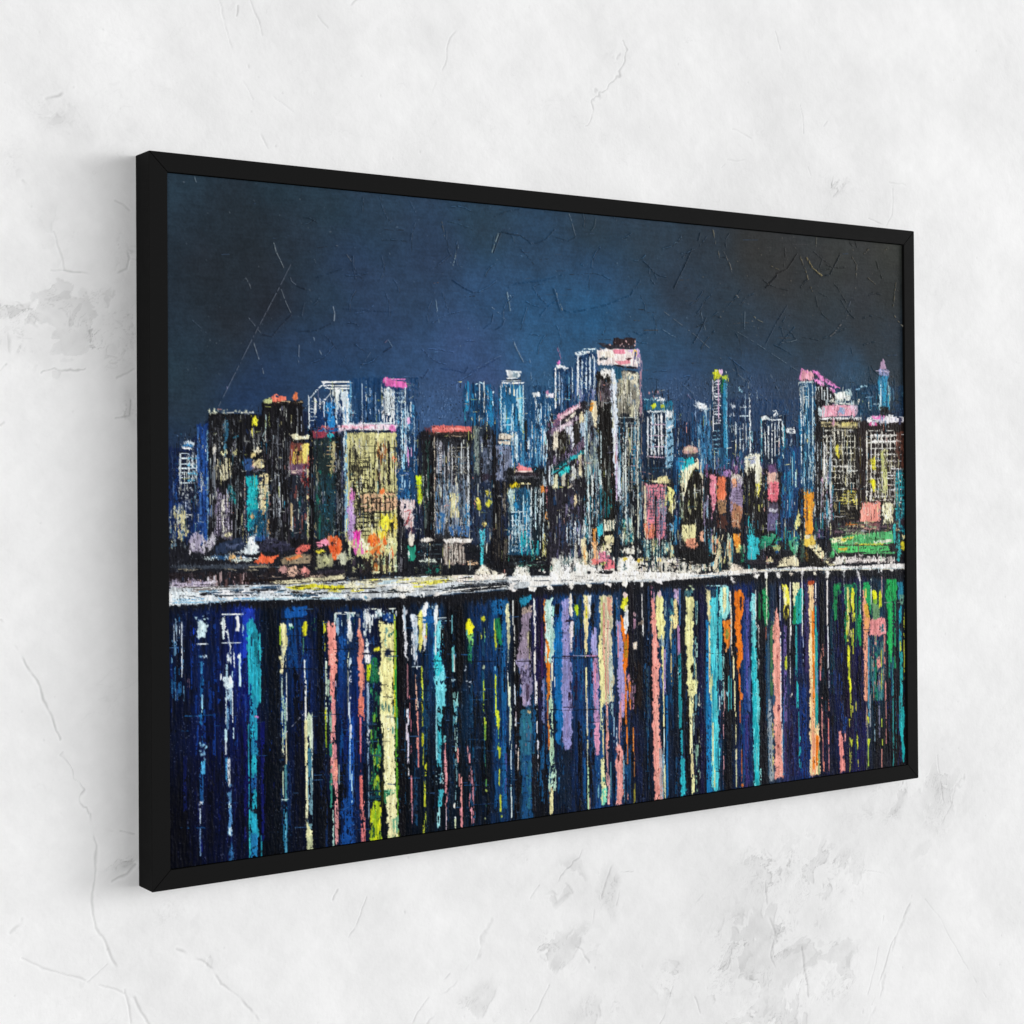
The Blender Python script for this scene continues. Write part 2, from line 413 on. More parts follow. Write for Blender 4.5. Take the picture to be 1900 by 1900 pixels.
run("""
// the white tower
R 573 740 650 792 14305c .75;V 573.5 735 795 2.4 eaf2f2 .85;L 2 dfeaf0 .8 573 742 588 724 605 708
H 596 650 709 3.4 f4f6f4;H 598 650 716 3 f0f4f4 .8;H 604 650 721 3 eef4f8 .8;L 2 e6eef2 .8 588 756 605 740 615 728;L 1.6 dfe8f0 .8 598 712 612 722
V 585 738 768 5 f4f6f2;V 594 735 765 1.8 e8f0f0;P eef6f2 1 616 722 630 722 631 750 624 772 620 740;P dcecf4 .95 633 722 648 724 648 790 640 790 634 760
R 608 745 619 795 2482c8 .9;V 624 750 790 3 cfe6f2 .7;M 602 646 735 780 7 1.8 f0f6f8 .6;N 574 588 745 790 7 1.8 d8e8f0 .6;X 640 700 652 795 8 40 3 .6 8cc8e8 4a90c8
V 645 720 800 4 f0f8fa .7;V 650 720 1000 2 7ab0cc .5
V 628 800 1055 10 121216 1;X 622 800 636 1050 14 50 1.6 .5 5a6068 8a9098 3c4048
V 672 712 785 1.6 c8dcec .7;V 679 705 775 1.4 8caccc .6;V 687 720 770 1.6 c0d8ec .6;V 697 730 785 1.4 b0c8e0 .6
// pink topped tower
R 708 712 755 800 16365f .8;P e469b4 1 712 702 718 700 728 706 753 708 753 719 714 717;H 716 752 704 2.4 e87cc0 .8;H 716 752 712 2 7c3c80 .6
V 709 718 785 2 eaf4f4;P dce8ec .9 711 720 728 720 728 790 722 780 714 760;M 710 728 722 790 4 1.8 f4f8f8 .7;M 713 728 740 790 5 1.6 26304c .6;V 730.5 722 800 3 eef6f6
N 732 752 730 792 7.5 1.9 bcd8ea .75;V 752 720 840 2.2 e0f0f6 .85;V 748 760 880 5 8ccbe8 .7;V 745 790 880 4 c8e6f4 .6;X 736 740 772 860 26 36 2.4 .55 4aa0d0 c0e0f0 2470a8 e8f4f8
V 757 830 915 3 d890d0 .75;B 758 780 3.5 7 e8b0d8 .8;V 769 772 865 2 a8c8e4 .6;V 763 800 850 2 e0a8d0 .5
// blue block beneath
R 736 870 772 930 174474 .9;X 736 860 772 930 18 30 3 .5 2a78b4 143050 9cc8e4
// the yellow block
P c9c486 1 640 800 736 802 738 1062 700 1064 642 1000;X 645 802 736 990 110 30 3 .5 e8e4a4 b0a868 d8d48c 8c8458 f4f0c0 6c6448
P e8d0dc 1 628 789 670 785 735 789 735 797 660 797 630 800;H 632 700 793 6 f0a8bc .8;H 632 736 786 2.6 dff0f4 .8;B 728 795 6 7 e880c0;H 640 728 801 5 1a2238 .85;H 640 720 798 2 f4f0e8 .6
V 641.5 800 990 6 7fb0cc .8;V 638 800 880 3 c8dce4 .6;X 648 815 666 1000 40 22 2.6 .6 1b1a1a 2a2824 4a4434
X 650 830 690 960 60 16 2.4 .55 24221e 15130f;N 648 690 850 1000 8 1.7 1c1a18 .8;M 650 732 810 985 9 1.5 2a2822 .65;N 648 735 815 980 13 1.3 33302a .6
R 698 822 716 850 a86c3c .55;X 698 810 722 900 22 24 3 .5 b0703c 7a4c34 2c2620;V 721 815 900 5 221e20 .75;V 712 850 900 4 9aa8b8 .5;V 692 860 990 4 1e1c1a .75;V 703 840 930 3 2a2420 .7
P dcb088 .75 668 918 735 912 736 945 668 950;N 664 735 915 985 9 2.2 1a1715 .85;M 666 734 915 990 8 2.2 1d1a18 .8;B 712 913 8 5 f47a3c .8;X 655 905 670 990 14 30 4 .6 181615 322c26
X 700 950 735 1000 26 20 5 .7 f0e23c f4ee60 f8d840 ece8a0;B 716 972 9 14 f2e63a .9;P 201c18 .9 724 970 730 968 728 998 724 988;X 715 990 738 1060 30 24 4 .65 ece8a4 dce0a0 a8c8a0 f4f0d0
B 652 918 6 12 e07cc4 .9;P b48cc8 .85 645 930 656 925 658 1000 646 1005;V 655 940 1000 2 e0c8e8 .6;P ea3aa8 .95 657 985 668 983 670 1010 664 1028 657 1026;P e86cc0 .9 656 1010 668 1005 676 1028 657 1030
B 692 1003 11 12 f87826;X 680 990 715 1030 16 16 5 .7 f4702c f89044 e85c30 f0b070;P f07c30 .95 684 1022 708 1010 702 1022 686 1028;V 697 1028 1064 8 b05c24 .75;V 727 1018 1040 5 f05c2c .8;P f0ecc8 .8 668 1000 684 1008 680 1024 668 1020
V 649 1000 1025 4 f0e8c0 .8;X 640 1000 670 1035 12 14 4 .6 e0dc98 c8d0a0;R 672 1028 738 1068 2a2420 .5;X 670 1020 738 1062 30 22 4 .5 d8d8a8 4c3c34 a8c4a0 1c1a1e;V 734 820 880 2.6 f0e0e8 .5;B 731 852 3 8 e86c48 .7
// column and pinkish box
V 743 925 1066 13 121118 1;X 737 930 752 1060 14 40 1.8 .5 4c4c58 6c6c74;P d8c4c4 .95 744 925 768 928 768 978 752 982 745 960;L 3 c85c60 .8 748 950 762 946 754 972;L 3 e8dcd8 .9 746 926 768 944;L 2 8a4c54 .8 766 958 750 976
B 762 1000 6 15 e4dccc .9;R 756 978 772 990 2a2038 .7;P 22987c .95 753 1012 770 1014 768 1042 758 1042;B 759 1030 2 8 f0f0e4
V 778 800 1010 8 141b2c .9;P c9e416 1 772 883 783 882 782 930 777 940;V 776 890 930 4 e0f020 .6
""")
run("""
// building 7
P 151419 1 782 800 874 796 874 1005 786 1008;X 782 810 804 1000 34 50 2.4 .5 3c4c48 5c6c68 1c2024 6c8078 2c5048;V 800 830 1000 10 0e0d11 .95
P d4625c 1 800 791 830 790 873 792 872 801 802 802;H 802 872 796 4 f08a80 .7;R 790 792 801 804 5c3038 .8;H 795 873 805 5 3a2c28;H 806 870 810 2.4 a08870 .6
V 805.5 808 1000 2.2 b8ac98 .85;R 808 815 870 1000 26282e .9;R 808 820 820 875 8c8a98 .6;N 809 820 818 885 4.5 2 e0dcd8 .75;M 811 870 815 990 7 2 a8acb4 .65;M 814 870 830 990 9 1.5 5f8cb0 .6
N 832 868 830 880 6 1.3 a8a490 .5;V 856 820 880 2.4 d4dcdc .8;V 868.5 820 990 3.4 d4dce0 .8;V 832 820 880 3 c0b8b8 .6
R 808 890 868 990 8090a4 .5;X 808 880 868 995 80 36 2 .6 a8b0c0 7888a0 c8c8c8 4878a0 2c4058 14161c d8d4bc;X 836 915 850 960 12 26 4 .7 e8e0a8 d8d0a0;R 811 950 826 990 2f6ca8 .6;R 835 975 870 995 3a6ca8 .5;R 860 935 872 980 3c84b8 .4
V 820 890 960 3 24202a .75;V 843 870 900 6 2a2430 .7
P e8e0d4 1 778 1003 795 998 805 1002 790 1008;P ece4dc 1 822 1000 850 997 888 1003 880 1008 825 1008;H 782 806 1010 5 d8dcd4 .8;R 822 1008 862 1048 8a7c74 .85;M 824 860 1008 1048 5 2 d8d0c4 .7;M 826 860 1008 1050 8 1.6 1c1a1a .7
H 776 815 1018 10 14171c .9;H 862 892 1020 9 15181e .9;P d0dccc .9 776 1040 806 1036 812 1044 780 1044;H 865 888 1045 8 e0b890 .8;P 1c7868 .9 780 1052 820 1050 815 1062 784 1064;N 775 820 1010 1060 9 2 3c4c54 .6
// building 8
P 26303e 1 876 785 913 782 914 1010 878 1010;P c8b8a0 1 880 774 894 771 897 778 882 780;H 876 900 783 3.5 3a3c40;V 884 790 880 8 7c8c84 .75;X 890 785 913 900 30 36 4 .55 7c88a4 5c6880 1c1c22 9098ac;B 902 815 7 16 16151a .9;R 892 880 910 892 2a2230 .8
R 876 895 913 1010 1e2a42 .9;X 876 895 914 1005 30 26 3 .45 2c4870 131722 3c5c7c;B 886 931 6 8 e8d854;B 888 940 5 6 c8cc30 .8;B 906 934 5 7 dcd83c;B 904 914 4 6 c8bc40 .8;B 900 972 5 4 f0d87c
V 917 800 1045 8 0f0e13 .9;X 913 830 940 1050 26 70 5 .6 121116 1c1b20 0c0b0f;P 45cfe4 1 890 985 899 980 901 995 896 1012 889 1000;V 894 1005 1062 6 3cc0cc .7;B 892 1066 4 6 70d0d8 .8
// towers 9 and 10
R 872 712 915 775 195a8c .6;X 866 710 916 790 24 50 5 .6 1b78b0 1c5c94 0f2c4c 2290c4;R 882 714 902 775 123252 .8;V 890 712 745 2 dceaf2 .9;V 898 708 765 2.4 eaf4f6 .9;L 2 b8dcec .8 882 714 890 709 898 712;V 915 725 760 3 c8dce8 .7
R 928 714 972 800 1a6292 .95;X 928 716 975 865 70 44 3 .6 2a94c8 1c6c9c b8dcec 12385c 3cb0dc;P e4eaec 1 938 687 967 690 966 701 942 705 940 696;P 8aa0ac .9 950 690 962 692 960 700 950 700;H 940 966 706 4 151c22 .9;H 930 972 711 3 e8f2f4;H 932 970 707 1.5 cfdde4 .7
V 929.5 715 800 2 d8ecf4 .8;V 946 720 732 3 f4faf8;V 954 722 735 3 f4faf8;V 939 716 728 2.4 f0f8f8;V 965 716 795 4 8cd4e8 .85;V 971 715 860 2.4 d0e8f0 .7;N 930 955 764 800 12 2 c8e0ec .5
R 940 800 985 868 1c5484 .75;X 942 800 985 870 34 36 2.6 .6 b8dcec 3c90c0 e8f4f8 14406c;V 958 800 862 4 dcecf4 .8;V 975 780 840 6 15171c .8
// building 11
P e8dcc8 1 922 806 930 803 949 808 948 816 924 814;P f0e0cc 1 922 818 949 817 948 825 924 824;H 922 950 816 2.2 4c4040;R 921 827 949 892 76809c .95;X 922 830 949 890 20 26 3 .5 9098b4 5c6480 2a2c38 b8bccc;V 934 845 885 2.6 1c1c26 .8;V 943 850 880 2.4 24242c .8
V 922 895 1045 14 131216 .9;X 913 890 946 1040 18 60 1.6 .4 4c4840 6c6458
// building 12
P 14161a 1 940 868 1024 868 1022 1020 942 1024;P e07c80 1 958 868 962 860 975 866 990 870 985 876 960 876;H 955 1000 880 4 2a2028;H 955 990 875 3 f0d0c8 .8;H 945 1000 886 6 4c4c54 .6
P e4c81c .95 945 899 958 894 966 898 964 907 946 906;H 965 985 897 3 e8d8a0 .7;R 943 905 985 1030 14405f .85;R 944 907 954 950 b8d0cc .8;X 955 905 985 1000 34 40 4 .6 1c7cb0 2894c8 124868 b8e0ec;M 944 985 948 1030 6.5 1.9 d8e8ec .8;N 944 984 950 1025 8 1.7 c8dce4 .75
X 960 975 982 1035 10 40 4 .6 20b0c0 1c6c94;M 984 1022 900 1030 6 2.2 bcd4dc .55;R 985 905 1000 1030 12222e .6;V 993 905 985 3 bfe0e8 .75;V 985.5 905 960 2 e8f4f4 .8;V 1003 900 960 4 e0f0f0 .6
P e88c38 .95 1001 902 1008 900 1009 915 1003 915;P d88084 1 1011 902 1019 902 1019 945 1013 942;P ec8c2c .95 1012 950 1019 950 1017 965 1012 962;X 1006 990 1018 1040 10 26 4 .65 c8c468 e0d890 9a9850;X 985 1000 1000 1030 6 26 3 .5 2ab0b8 1c6c84
H 940 1020 1035 10 101014 .9;X 940 1030 1030 1050 14 10 2 .5 c8e0d8 40a090
""")
run("""
// towers 13, 14, 15
R 985 730 1026 862 174a78 .7;X 984 735 1028 865 60 50 3 .55 2a80b8 b8dcf0 1a4c78 0f2844 60a8d0;P e8eef0 .9 986 728 1000 727 1002 736 988 738;P f0e4f0 .9 1012 732 1026 730 1027 738 1013 740;B 1016 727 4 4 d890b8 .8;M 988 1026 740 850 8 2 e8f4f8 .6
R 1028 682 1063 770 15345a .85;X 1028 684 1063 770 30 40 3 .5 1c4c7c 102240 2c6494;P f2f2f4 1 1033 676 1040 676 1056 683 1050 685 1034 682;B 1036 673 4 3.4 e878c0;L 2 907098 .7 1034 645 1042 668;V 1030.5 678 760 2.6 f0f6f8 .9;V 1038 690 755 2 c8d8ec .7;V 1043 700 760 2 90b0d8 .6;V 1062 682 730 2 d8e8f4 .7;V 1056 690 720 2 80c8e8 .5
R 1066 655 1108 745 13315a .85;X 1066 655 1108 740 24 40 3 .5 1c4878 0e1c38 345c98;P e0f0f8 .95 1066 655 1080 651 1096 652 1094 657 1070 659;H 1080 1105 648 2.6 d8eef8 .8;M 1072 1104 658 742 7.6 2.6 d4e4f0 .85;V 1072.5 660 745 3 f0f6f8 .9;V 1100 648 665 2 e8f4fa;X 1060 715 1112 745 16 16 5 .5 6878a8 8890bc 4c5c90
// the slanted roofs
P 1c1a22 1 1014 800 1040 772 1080 745 1108 742 1108 900 1110 1050 1016 1050;P c0829c 1 1026 782 1040 766 1078 745 1080 751 1046 772 1034 790;P ecc4cc .9 1036 774 1076 750 1078 756 1042 778;P e8dcc8 .8 1046 782 1062 768 1072 760 1066 770 1050 786;P 5c4460 .9 1016 800 1030 780 1044 780 1030 795 1018 806
P 7c6880 .9 1020 800 1050 784 1076 768 1076 782 1050 796 1024 808;P d8c4cc .85 1030 796 1060 780 1062 786 1032 801;P 8c6484 .8 1016 786 1024 776 1030 790 1020 800
P e4d8c0 .95 1027 800 1036 798 1036 830 1028 834;P d8dce8 .95 1050 792 1064 786 1064 830 1058 834;P 5c5874 .9 1052 800 1060 812 1063 836 1056 838;P f0e0b0 1 1075 768 1083 762 1083 782 1076 785;P b4c8dc .9 1076 785 1085 782 1085 808 1078 812;R 1036 798 1050 845 1e1914 .95;P 24201e 1 1064 782 1075 778 1074 832 1064 842
P 6c5870 .85 1058 842 1078 815 1086 812 1084 828 1064 850;X 1020 835 1084 862 30 14 4 .5 8878a0 4a4050 a08cb0 2a2430;P 22a0a8 1 1022 872 1044 858 1080 836 1081 843 1050 862 1024 880;P 0f3038 .8 1024 868 1050 852 1060 846 1056 856 1028 874;P 1fc4c4 .9 1036 876 1058 862 1060 870 1052 880 1040 884
P e0dcb4 .95 1023 884 1033 880 1034 905 1026 908;P dcd8c0 .95 1040 882 1050 876 1052 900 1042 902;P d8dcd8 .85 1059 868 1068 860 1068 886 1060 892;P ecdcb4 1 1072 846 1078 842 1080 885 1074 882;V 1051.5 880 905 6 15141a .95;P dcd0bc .85 1052 902 1064 896 1060 904 1052 906
P 22202a 1 1026 915 1050 905 1072 912 1082 935 1084 1040 1024 1040;X 1020 905 1084 1040 60 40 4 .5 5c5878 2c3858 201e28 7c7494 1c3c64 0e0e14;P ecd8a8 .9 1063 920 1069 918 1069 938 1065 938;X 1050 960 1084 1010 20 30 2 .6 9cacc4 5c7c9c e0e8e8;V 1067 960 1010 2 e0e8ec .7
V 1010 790 900 6 d4e4ec .55;X 1008 760 1026 900 26 40 3 .5 e0ecf0 9cc0d8 2a3040 18181c;X 1014 905 1026 1040 10 60 3 .5 1a1920 34303c
// cream face
R 1086 745 1110 860 6a7480 .5;P f0dfb8 1 1098 742 1107 744 1107 795 1100 788;P f0982c 1 1094 748 1100 746 1099 766 1095 764;V 1088 762 850 3 a8d0e0 .8;X 1084 790 1110 900 34 44 4 .55 a8b8a8 c8ccb0 607888 40586c;M 1086 1108 830 1000 5 2.2 9cb4bc .5
V 1085 770 1000 2 d8ecf0 .7
// dark trunk of the main tower
P 16130f 1 1107 690 1137 690 1142 1010 1112 1015;R 1110 705 1136 745 4c4450 .6;X 1108 700 1138 760 24 24 4 .5 6c6470 3c3438 8c8480;P 131110 1 1112 760 1138 740 1144 1000 1116 1000;X 1110 760 1146 1000 30 70 2.4 .45 2c2822 3c342c 0a0908 4c5450;M 1106 1118 780 1000 4.5 2 b4c8cc .55
X 1084 860 1116 1010 50 60 2.6 .55 1c6484 2888a0 b8dce0 e8f0ec 0e1a22 0c0c10;X 1116 900 1142 960 8 30 2 .4 1c7c84
P f0ece4 1 1112 690 1122 684 1136 683 1134 702 1126 694 1120 704
// right face
P 1b2028 1 1142 685 1186 690 1192 1000 1148 1005;P 847f72 .85 1144 688 1184 692 1186 770 1144 765;X 1144 690 1186 775 50 22 4 .6 c8c4a4 a8a490 e8e4d0 5c5c50 7c8c98;P 17506c .9 1139 685 1152 682 1152 700 1144 712;P e8e0c4 .85 1158 690 1184 695 1182 716 1168 708;B 1170 700 5 5 7c90a0 .8
M 1148 1188 760 1000 7.5 2.6 c4d0cc .7;M 1150 1188 780 1000 9 2 2c88b0 .6;N 1146 1188 775 880 10 1.5 b8c4c0 .55;N 1146 1188 790 930 15 1.2 a88c94 .4;X 1144 760 1190 1010 80 50 3 .5 1c4c68 14141a 266c94 0e0e12 7c9cac c8c4a4
P c8d4e4 1 1134 683 1142 686 1146 760 1146 850 1152 930 1146 928 1138 850 1134 760;V 1139 690 850 3.4 eef2f4 .85;V 1143 800 930 3 c8b0d0 .8;V 1189 688 770 4 a88090 .8;V 1191 770 940 3 8c8078 .6;V 1182 690 1000 2.4 d8dcc8 .65;V 1160 780 980 3 dce4e0 .7
X 1140 920 1160 1010 14 60 3 .6 1c3c58 e8f0f4 11151c
// crown
P ecdcd8 1 1108 650 1135 646 1186 648 1187 675 1182 682 1150 676 1112 678;P e88ca0 .95 1137 649 1160 648 1160 656 1138 657;P f4e8d8 1 1112 652 1136 650 1140 662 1116 664;P e4909c .95 1140 670 1166 668 1170 674 1150 677;P c0a0d0 .8 1166 650 1186 646 1188 664 1176 658;B 1178 655 4 6 ecc070 .8
P 24303c .9 1111 664 1130 663 1128 667 1112 668;P 402028 .8 1160 663 1174 664 1166 669;L 3.4 241c1e .95 1140 677 1160 681 1184 683;P 291f22 1 1137 627 1178 628 1176 640 1160 646 1137 642;P 2a2a32 .9 1106 636 1138 640 1178 640 1176 647 1130 648;H 1104 1140 633 2 34405c .6;D 1112 634 1180 648 12 1.5 c4a0a0;X 1176 635 1192 690 10 30 3 .5 8c7c98 4c5c80
""")
run("""
// tower 18
R 1194 745 1250 872 142a44 .95;P 235c7c 1 1195 742 1248 745 1249 762 1195 762;X 1196 742 1248 762 12 10 5 .6 1c7ca0 123c54;L 2.4 f0f4f6 .9 1211 742 1222 737 1234 742 1218 743 1236 740;X 1205 720 1232 740 10 12 3 .5 1c1c26 2c3c50;D 1205 722 1228 740 6 2 b48890
B 1212 753 5 4 dce420;B 1228 753 4 3 d0d830 .9;H 1196 1248 741 2 7cc0d0 .6;H 1198 1234 764 3.4 e0eaec .85
R 1198 768 1234 868 0f2036 .95;M 1201 1232 766 860 6.6 2.5 e8eef2 .85;V 1211 770 840 3.4 94bcd4 .8;V 1227 768 830 3.4 f4f4f4 .9;N 1197 1238 788 850 20 1.7 dcb8d0 .8;R 1234 763 1249 868 7fb0cc .9;R 1236 762 1246 775 eef4f6 .95
S 1238 780 1249 775 4 14324c;S 1238 795 1249 789 4 e8f2f8;S 1238 805 1249 800 3.4 16384c;S 1238 818 1249 811 3.4 1c5478;S 1238 833 1249 826 4 14324c;S 1238 848 1249 840 3.4 173c58;S 1238 860 1249 854 3.4 102c44;V 1235.5 765 885 1.8 e8ecf0 .7
N 1197 1248 868 892 7 2 2c6c8c .5;R 1195 868 1249 893 16283c .7
X 1250 760 1264 1010 26 60 4 .6 18588c 123458 1c7cb0 0f1c34
// pink building 19
R 1194 888 1250 1002 1a1a20 .9;H 1198 1236 893 4 e8d8b0 .7;P e4d89c .7 1220 886 1236 882 1240 896 1222 897;P cc7484 1 1196 899 1236 900 1236 998 1197 1000;P e8d8b4 .9 1195 900 1199 900 1200 998 1196 995;M 1200 1236 902 960 6 1.5 1f4c60 .75;N 1200 1240 906 990 5.6 1.5 24404e .75;R 1213 925 1236 985 8c8ca4 .45
X 1233 900 1251 965 26 16 4 .7 e8e098 d4cc84 f0ecc0 2a2a26;P f0e88c .95 1238 903 1250 910 1249 935 1240 930;V 1216 920 1012 3.6 14131a .9;V 1226 950 990 3.4 1e1c28 .8;V 1237 955 985 3.6 15131a .9;V 1247 955 970 3 15131a .9;R 1197 970 1214 998 e07c5c .8;B 1243 980 5 8 6ca4c8 .8;R 1222 965 1236 1000 5c5c7c .6
M 1196 1250 1000 1045 5.5 3 c8dccc .75;M 1198 1250 1000 1045 8 2.4 1c5c70 .7;X 1196 1000 1252 1050 20 20 3 .6 e0d8a4 14282c 78b4b4
// dome 20
P 15141a 1 1260 850 1306 850 1308 1050 1262 1050;P b89088 1 1264 838 1268 830 1280 826 1294 830 1298 840 1284 844 1268 842;P e8ccb0 .8 1268 834 1276 829 1292 832 1282 838;P 3c3c48 .9 1266 842 1296 840 1298 846 1274 850;P 22bcc8 1 1262 850 1290 850 1290 862 1270 876 1262 872;P 1c88b8 .8 1258 848 1270 850 1266 880 1260 870
P e8e0b8 1 1264 876 1290 858 1302 852 1304 900 1292 876 1280 888 1270 920 1264 925;P f0d8c0 .9 1290 852 1302 850 1304 880 1296 866;R 1260 878 1268 960 a8bc9c .5;P 14120f 1 1288 866 1298 875 1304 900 1306 980 1268 975 1268 940 1276 900 1282 884;X 1264 890 1306 975 50 16 2.4 .5 2c2c24 7c7c5c 0c0b0a c0bc94
P e8e0a4 .95 1264 975 1290 972 1290 1000 1280 1008 1266 1000;P e89878 .95 1272 1000 1292 998 1300 1008 1288 1018 1272 1014;P f0b090 .9 1298 985 1306 985 1306 1005 1299 1005;V 1294 960 1060 8 110f12 .95;P 120f0f 1 1262 1022 1300 1018 1332 1025 1330 1042 1290 1048 1264 1040;X 1255 1040 1320 1060 26 10 4 .6 ece4cc 1c1a20 c8b8a0 2c6c60
V 1304 855 960 3 e8d4c8 .6;V 1309 760 900 4 a8c8d8 .6
// tower 21
X 1296 752 1320 880 26 60 4 .5 3c84b4 88b4d4 1c4c78 28608c;P dfe8f0 .9 1284 750 1296 746 1312 752 1318 760 1300 760;L 2 e4ecf4 .7 1290 745 1302 752 1316 762
R 1320 704 1350 860 14263e .95;B 1330 694 8 9 d8dc2c;B 1338 690 5 5 dcb4d4 .9;P c8dc38 .9 1339 697 1351 696 1346 706 1341 718;L 2 e0e8ec .8 1348 688 1350 698;H 1320 1330 688 3 d8dcd8 .6;X 1336 700 1344 730 4 20 4 .7 1c6c44
N 1322 1338 708 790 5.6 2.6 e8eef2 .85;N 1322 1338 800 870 8 2 7cb4cc .6;V 1333 705 790 2 e4b4d4 .8;V 1323 705 800 2 f0f0f4 .7;V 1345 705 880 8 247ca4 .9;V 1348 705 860 2.4 64b8d8 .7;R 1320 830 1350 880 1c4c70 .6;X 1312 830 1352 880 14 20 4 .5 1c6c94 14304c
// tower 22
R 1350 740 1396 880 182c4c .6;V 1391 728 850 2.2 e8f0f0 .85;V 1383 735 780 1.6 a8c4d8 .6;H 1370 1396 755 2.6 e8f0f4 .85;L 2 9cccdc .7 1371 714 1372 724 1378 728;B 1360 753 5 3.4 d8e0e8 .8;B 1358 769 5 3 c8d4e0 .7;H 1372 1396 772 2 c8d8e0 .5;M 1366 1392 778 850 6.5 1.8 dce8ec .75;R 1389 800 1397 830 7cbccc .6;X 1350 770 1400 870 20 40 3 .4 245c88 12243c
// tower 23
R 1411 770 1458 885 0f1f38 .9;P e0e8e8 .8 1412 774 1420 770 1428 776 1416 780;L 2.4 e8f0f0 .8 1412 785 1416 774 1424 771;L 2.2 e8eef0 .8 1432 764 1440 762 1444 770 1434 773 1440 766;H 1426 1450 779 3 e4ecf0 .7;M 1413 1456 780 860 6.4 2 e4eef0 .8;V 1413 775 870 2.4 3ca0b8 .8;V 1454 785 900 4.4 1e98b0 .85;V 1453 785 830 1.6 f4f8f8
P e8eeec .9 1460 795 1475 793 1476 804 1461 803;P 182038 1 1465 797 1472 797 1472 800 1465 800;V 1469 810 915 1.8 c8dce4 .7;V 1474 830 930 1.5 64a8c0 .6
R 1448 830 1512 960 164270 .8;X 1446 820 1512 960 60 60 4 .5 14588c 1c3c74 12305a 227cac 1c2c54;V 1470 850 900 2.4 8cd0e0 .7;V 1476 870 905 3 c0e8e4 .7;V 1492 780 930 2 90ccdc .6;V 1500 800 930 2.4 80bcd4 .55
// tower 24
P 15466c .95 1484 708 1514 712 1514 905 1486 905;X 1484 710 1516 900 40 60 3.4 .55 1c78a8 124468 60b8d8 0f2438 c8e4ec;P e8a0b0 1 1484 694 1488 684 1510 691 1510 706 1484 706;L 2.4 e88cc4 .9 1484 705 1488 684 1500 692;H 1484 1510 709 3.4 dcecf0 .85;P e07cc0 .95 1507 688 1514 688 1528 702 1556 718 1552 720 1522 705;P ec88c8 .95 1508 700 1520 705 1550 726 1546 730 1516 712
L 2 d870b4 .8 1512 692 1530 700 1558 720;V 1486 712 900 1.8 e0ecf0 .75;N 1490 1500 712 750 6 1.7 dce8ec .8;V 1490 712 790 1.8 e8f0f0 .7;V 1500 712 850 1.8 b8dce8 .7;V 1507.5 705 900 2.4 cce4ec .7;P 101118 1 1513 712 1530 716 1560 735 1528 770 1516 900 1512 900;M 1514 1545 716 745 5.4 1.8 d4e0e4 .7;V 1513 790 900 1.6 a8b8c0 .6;R 1512 760 1524 960 121016 .85;M 1512 1524 820 960 5 2 c0ccd0 .5
""")
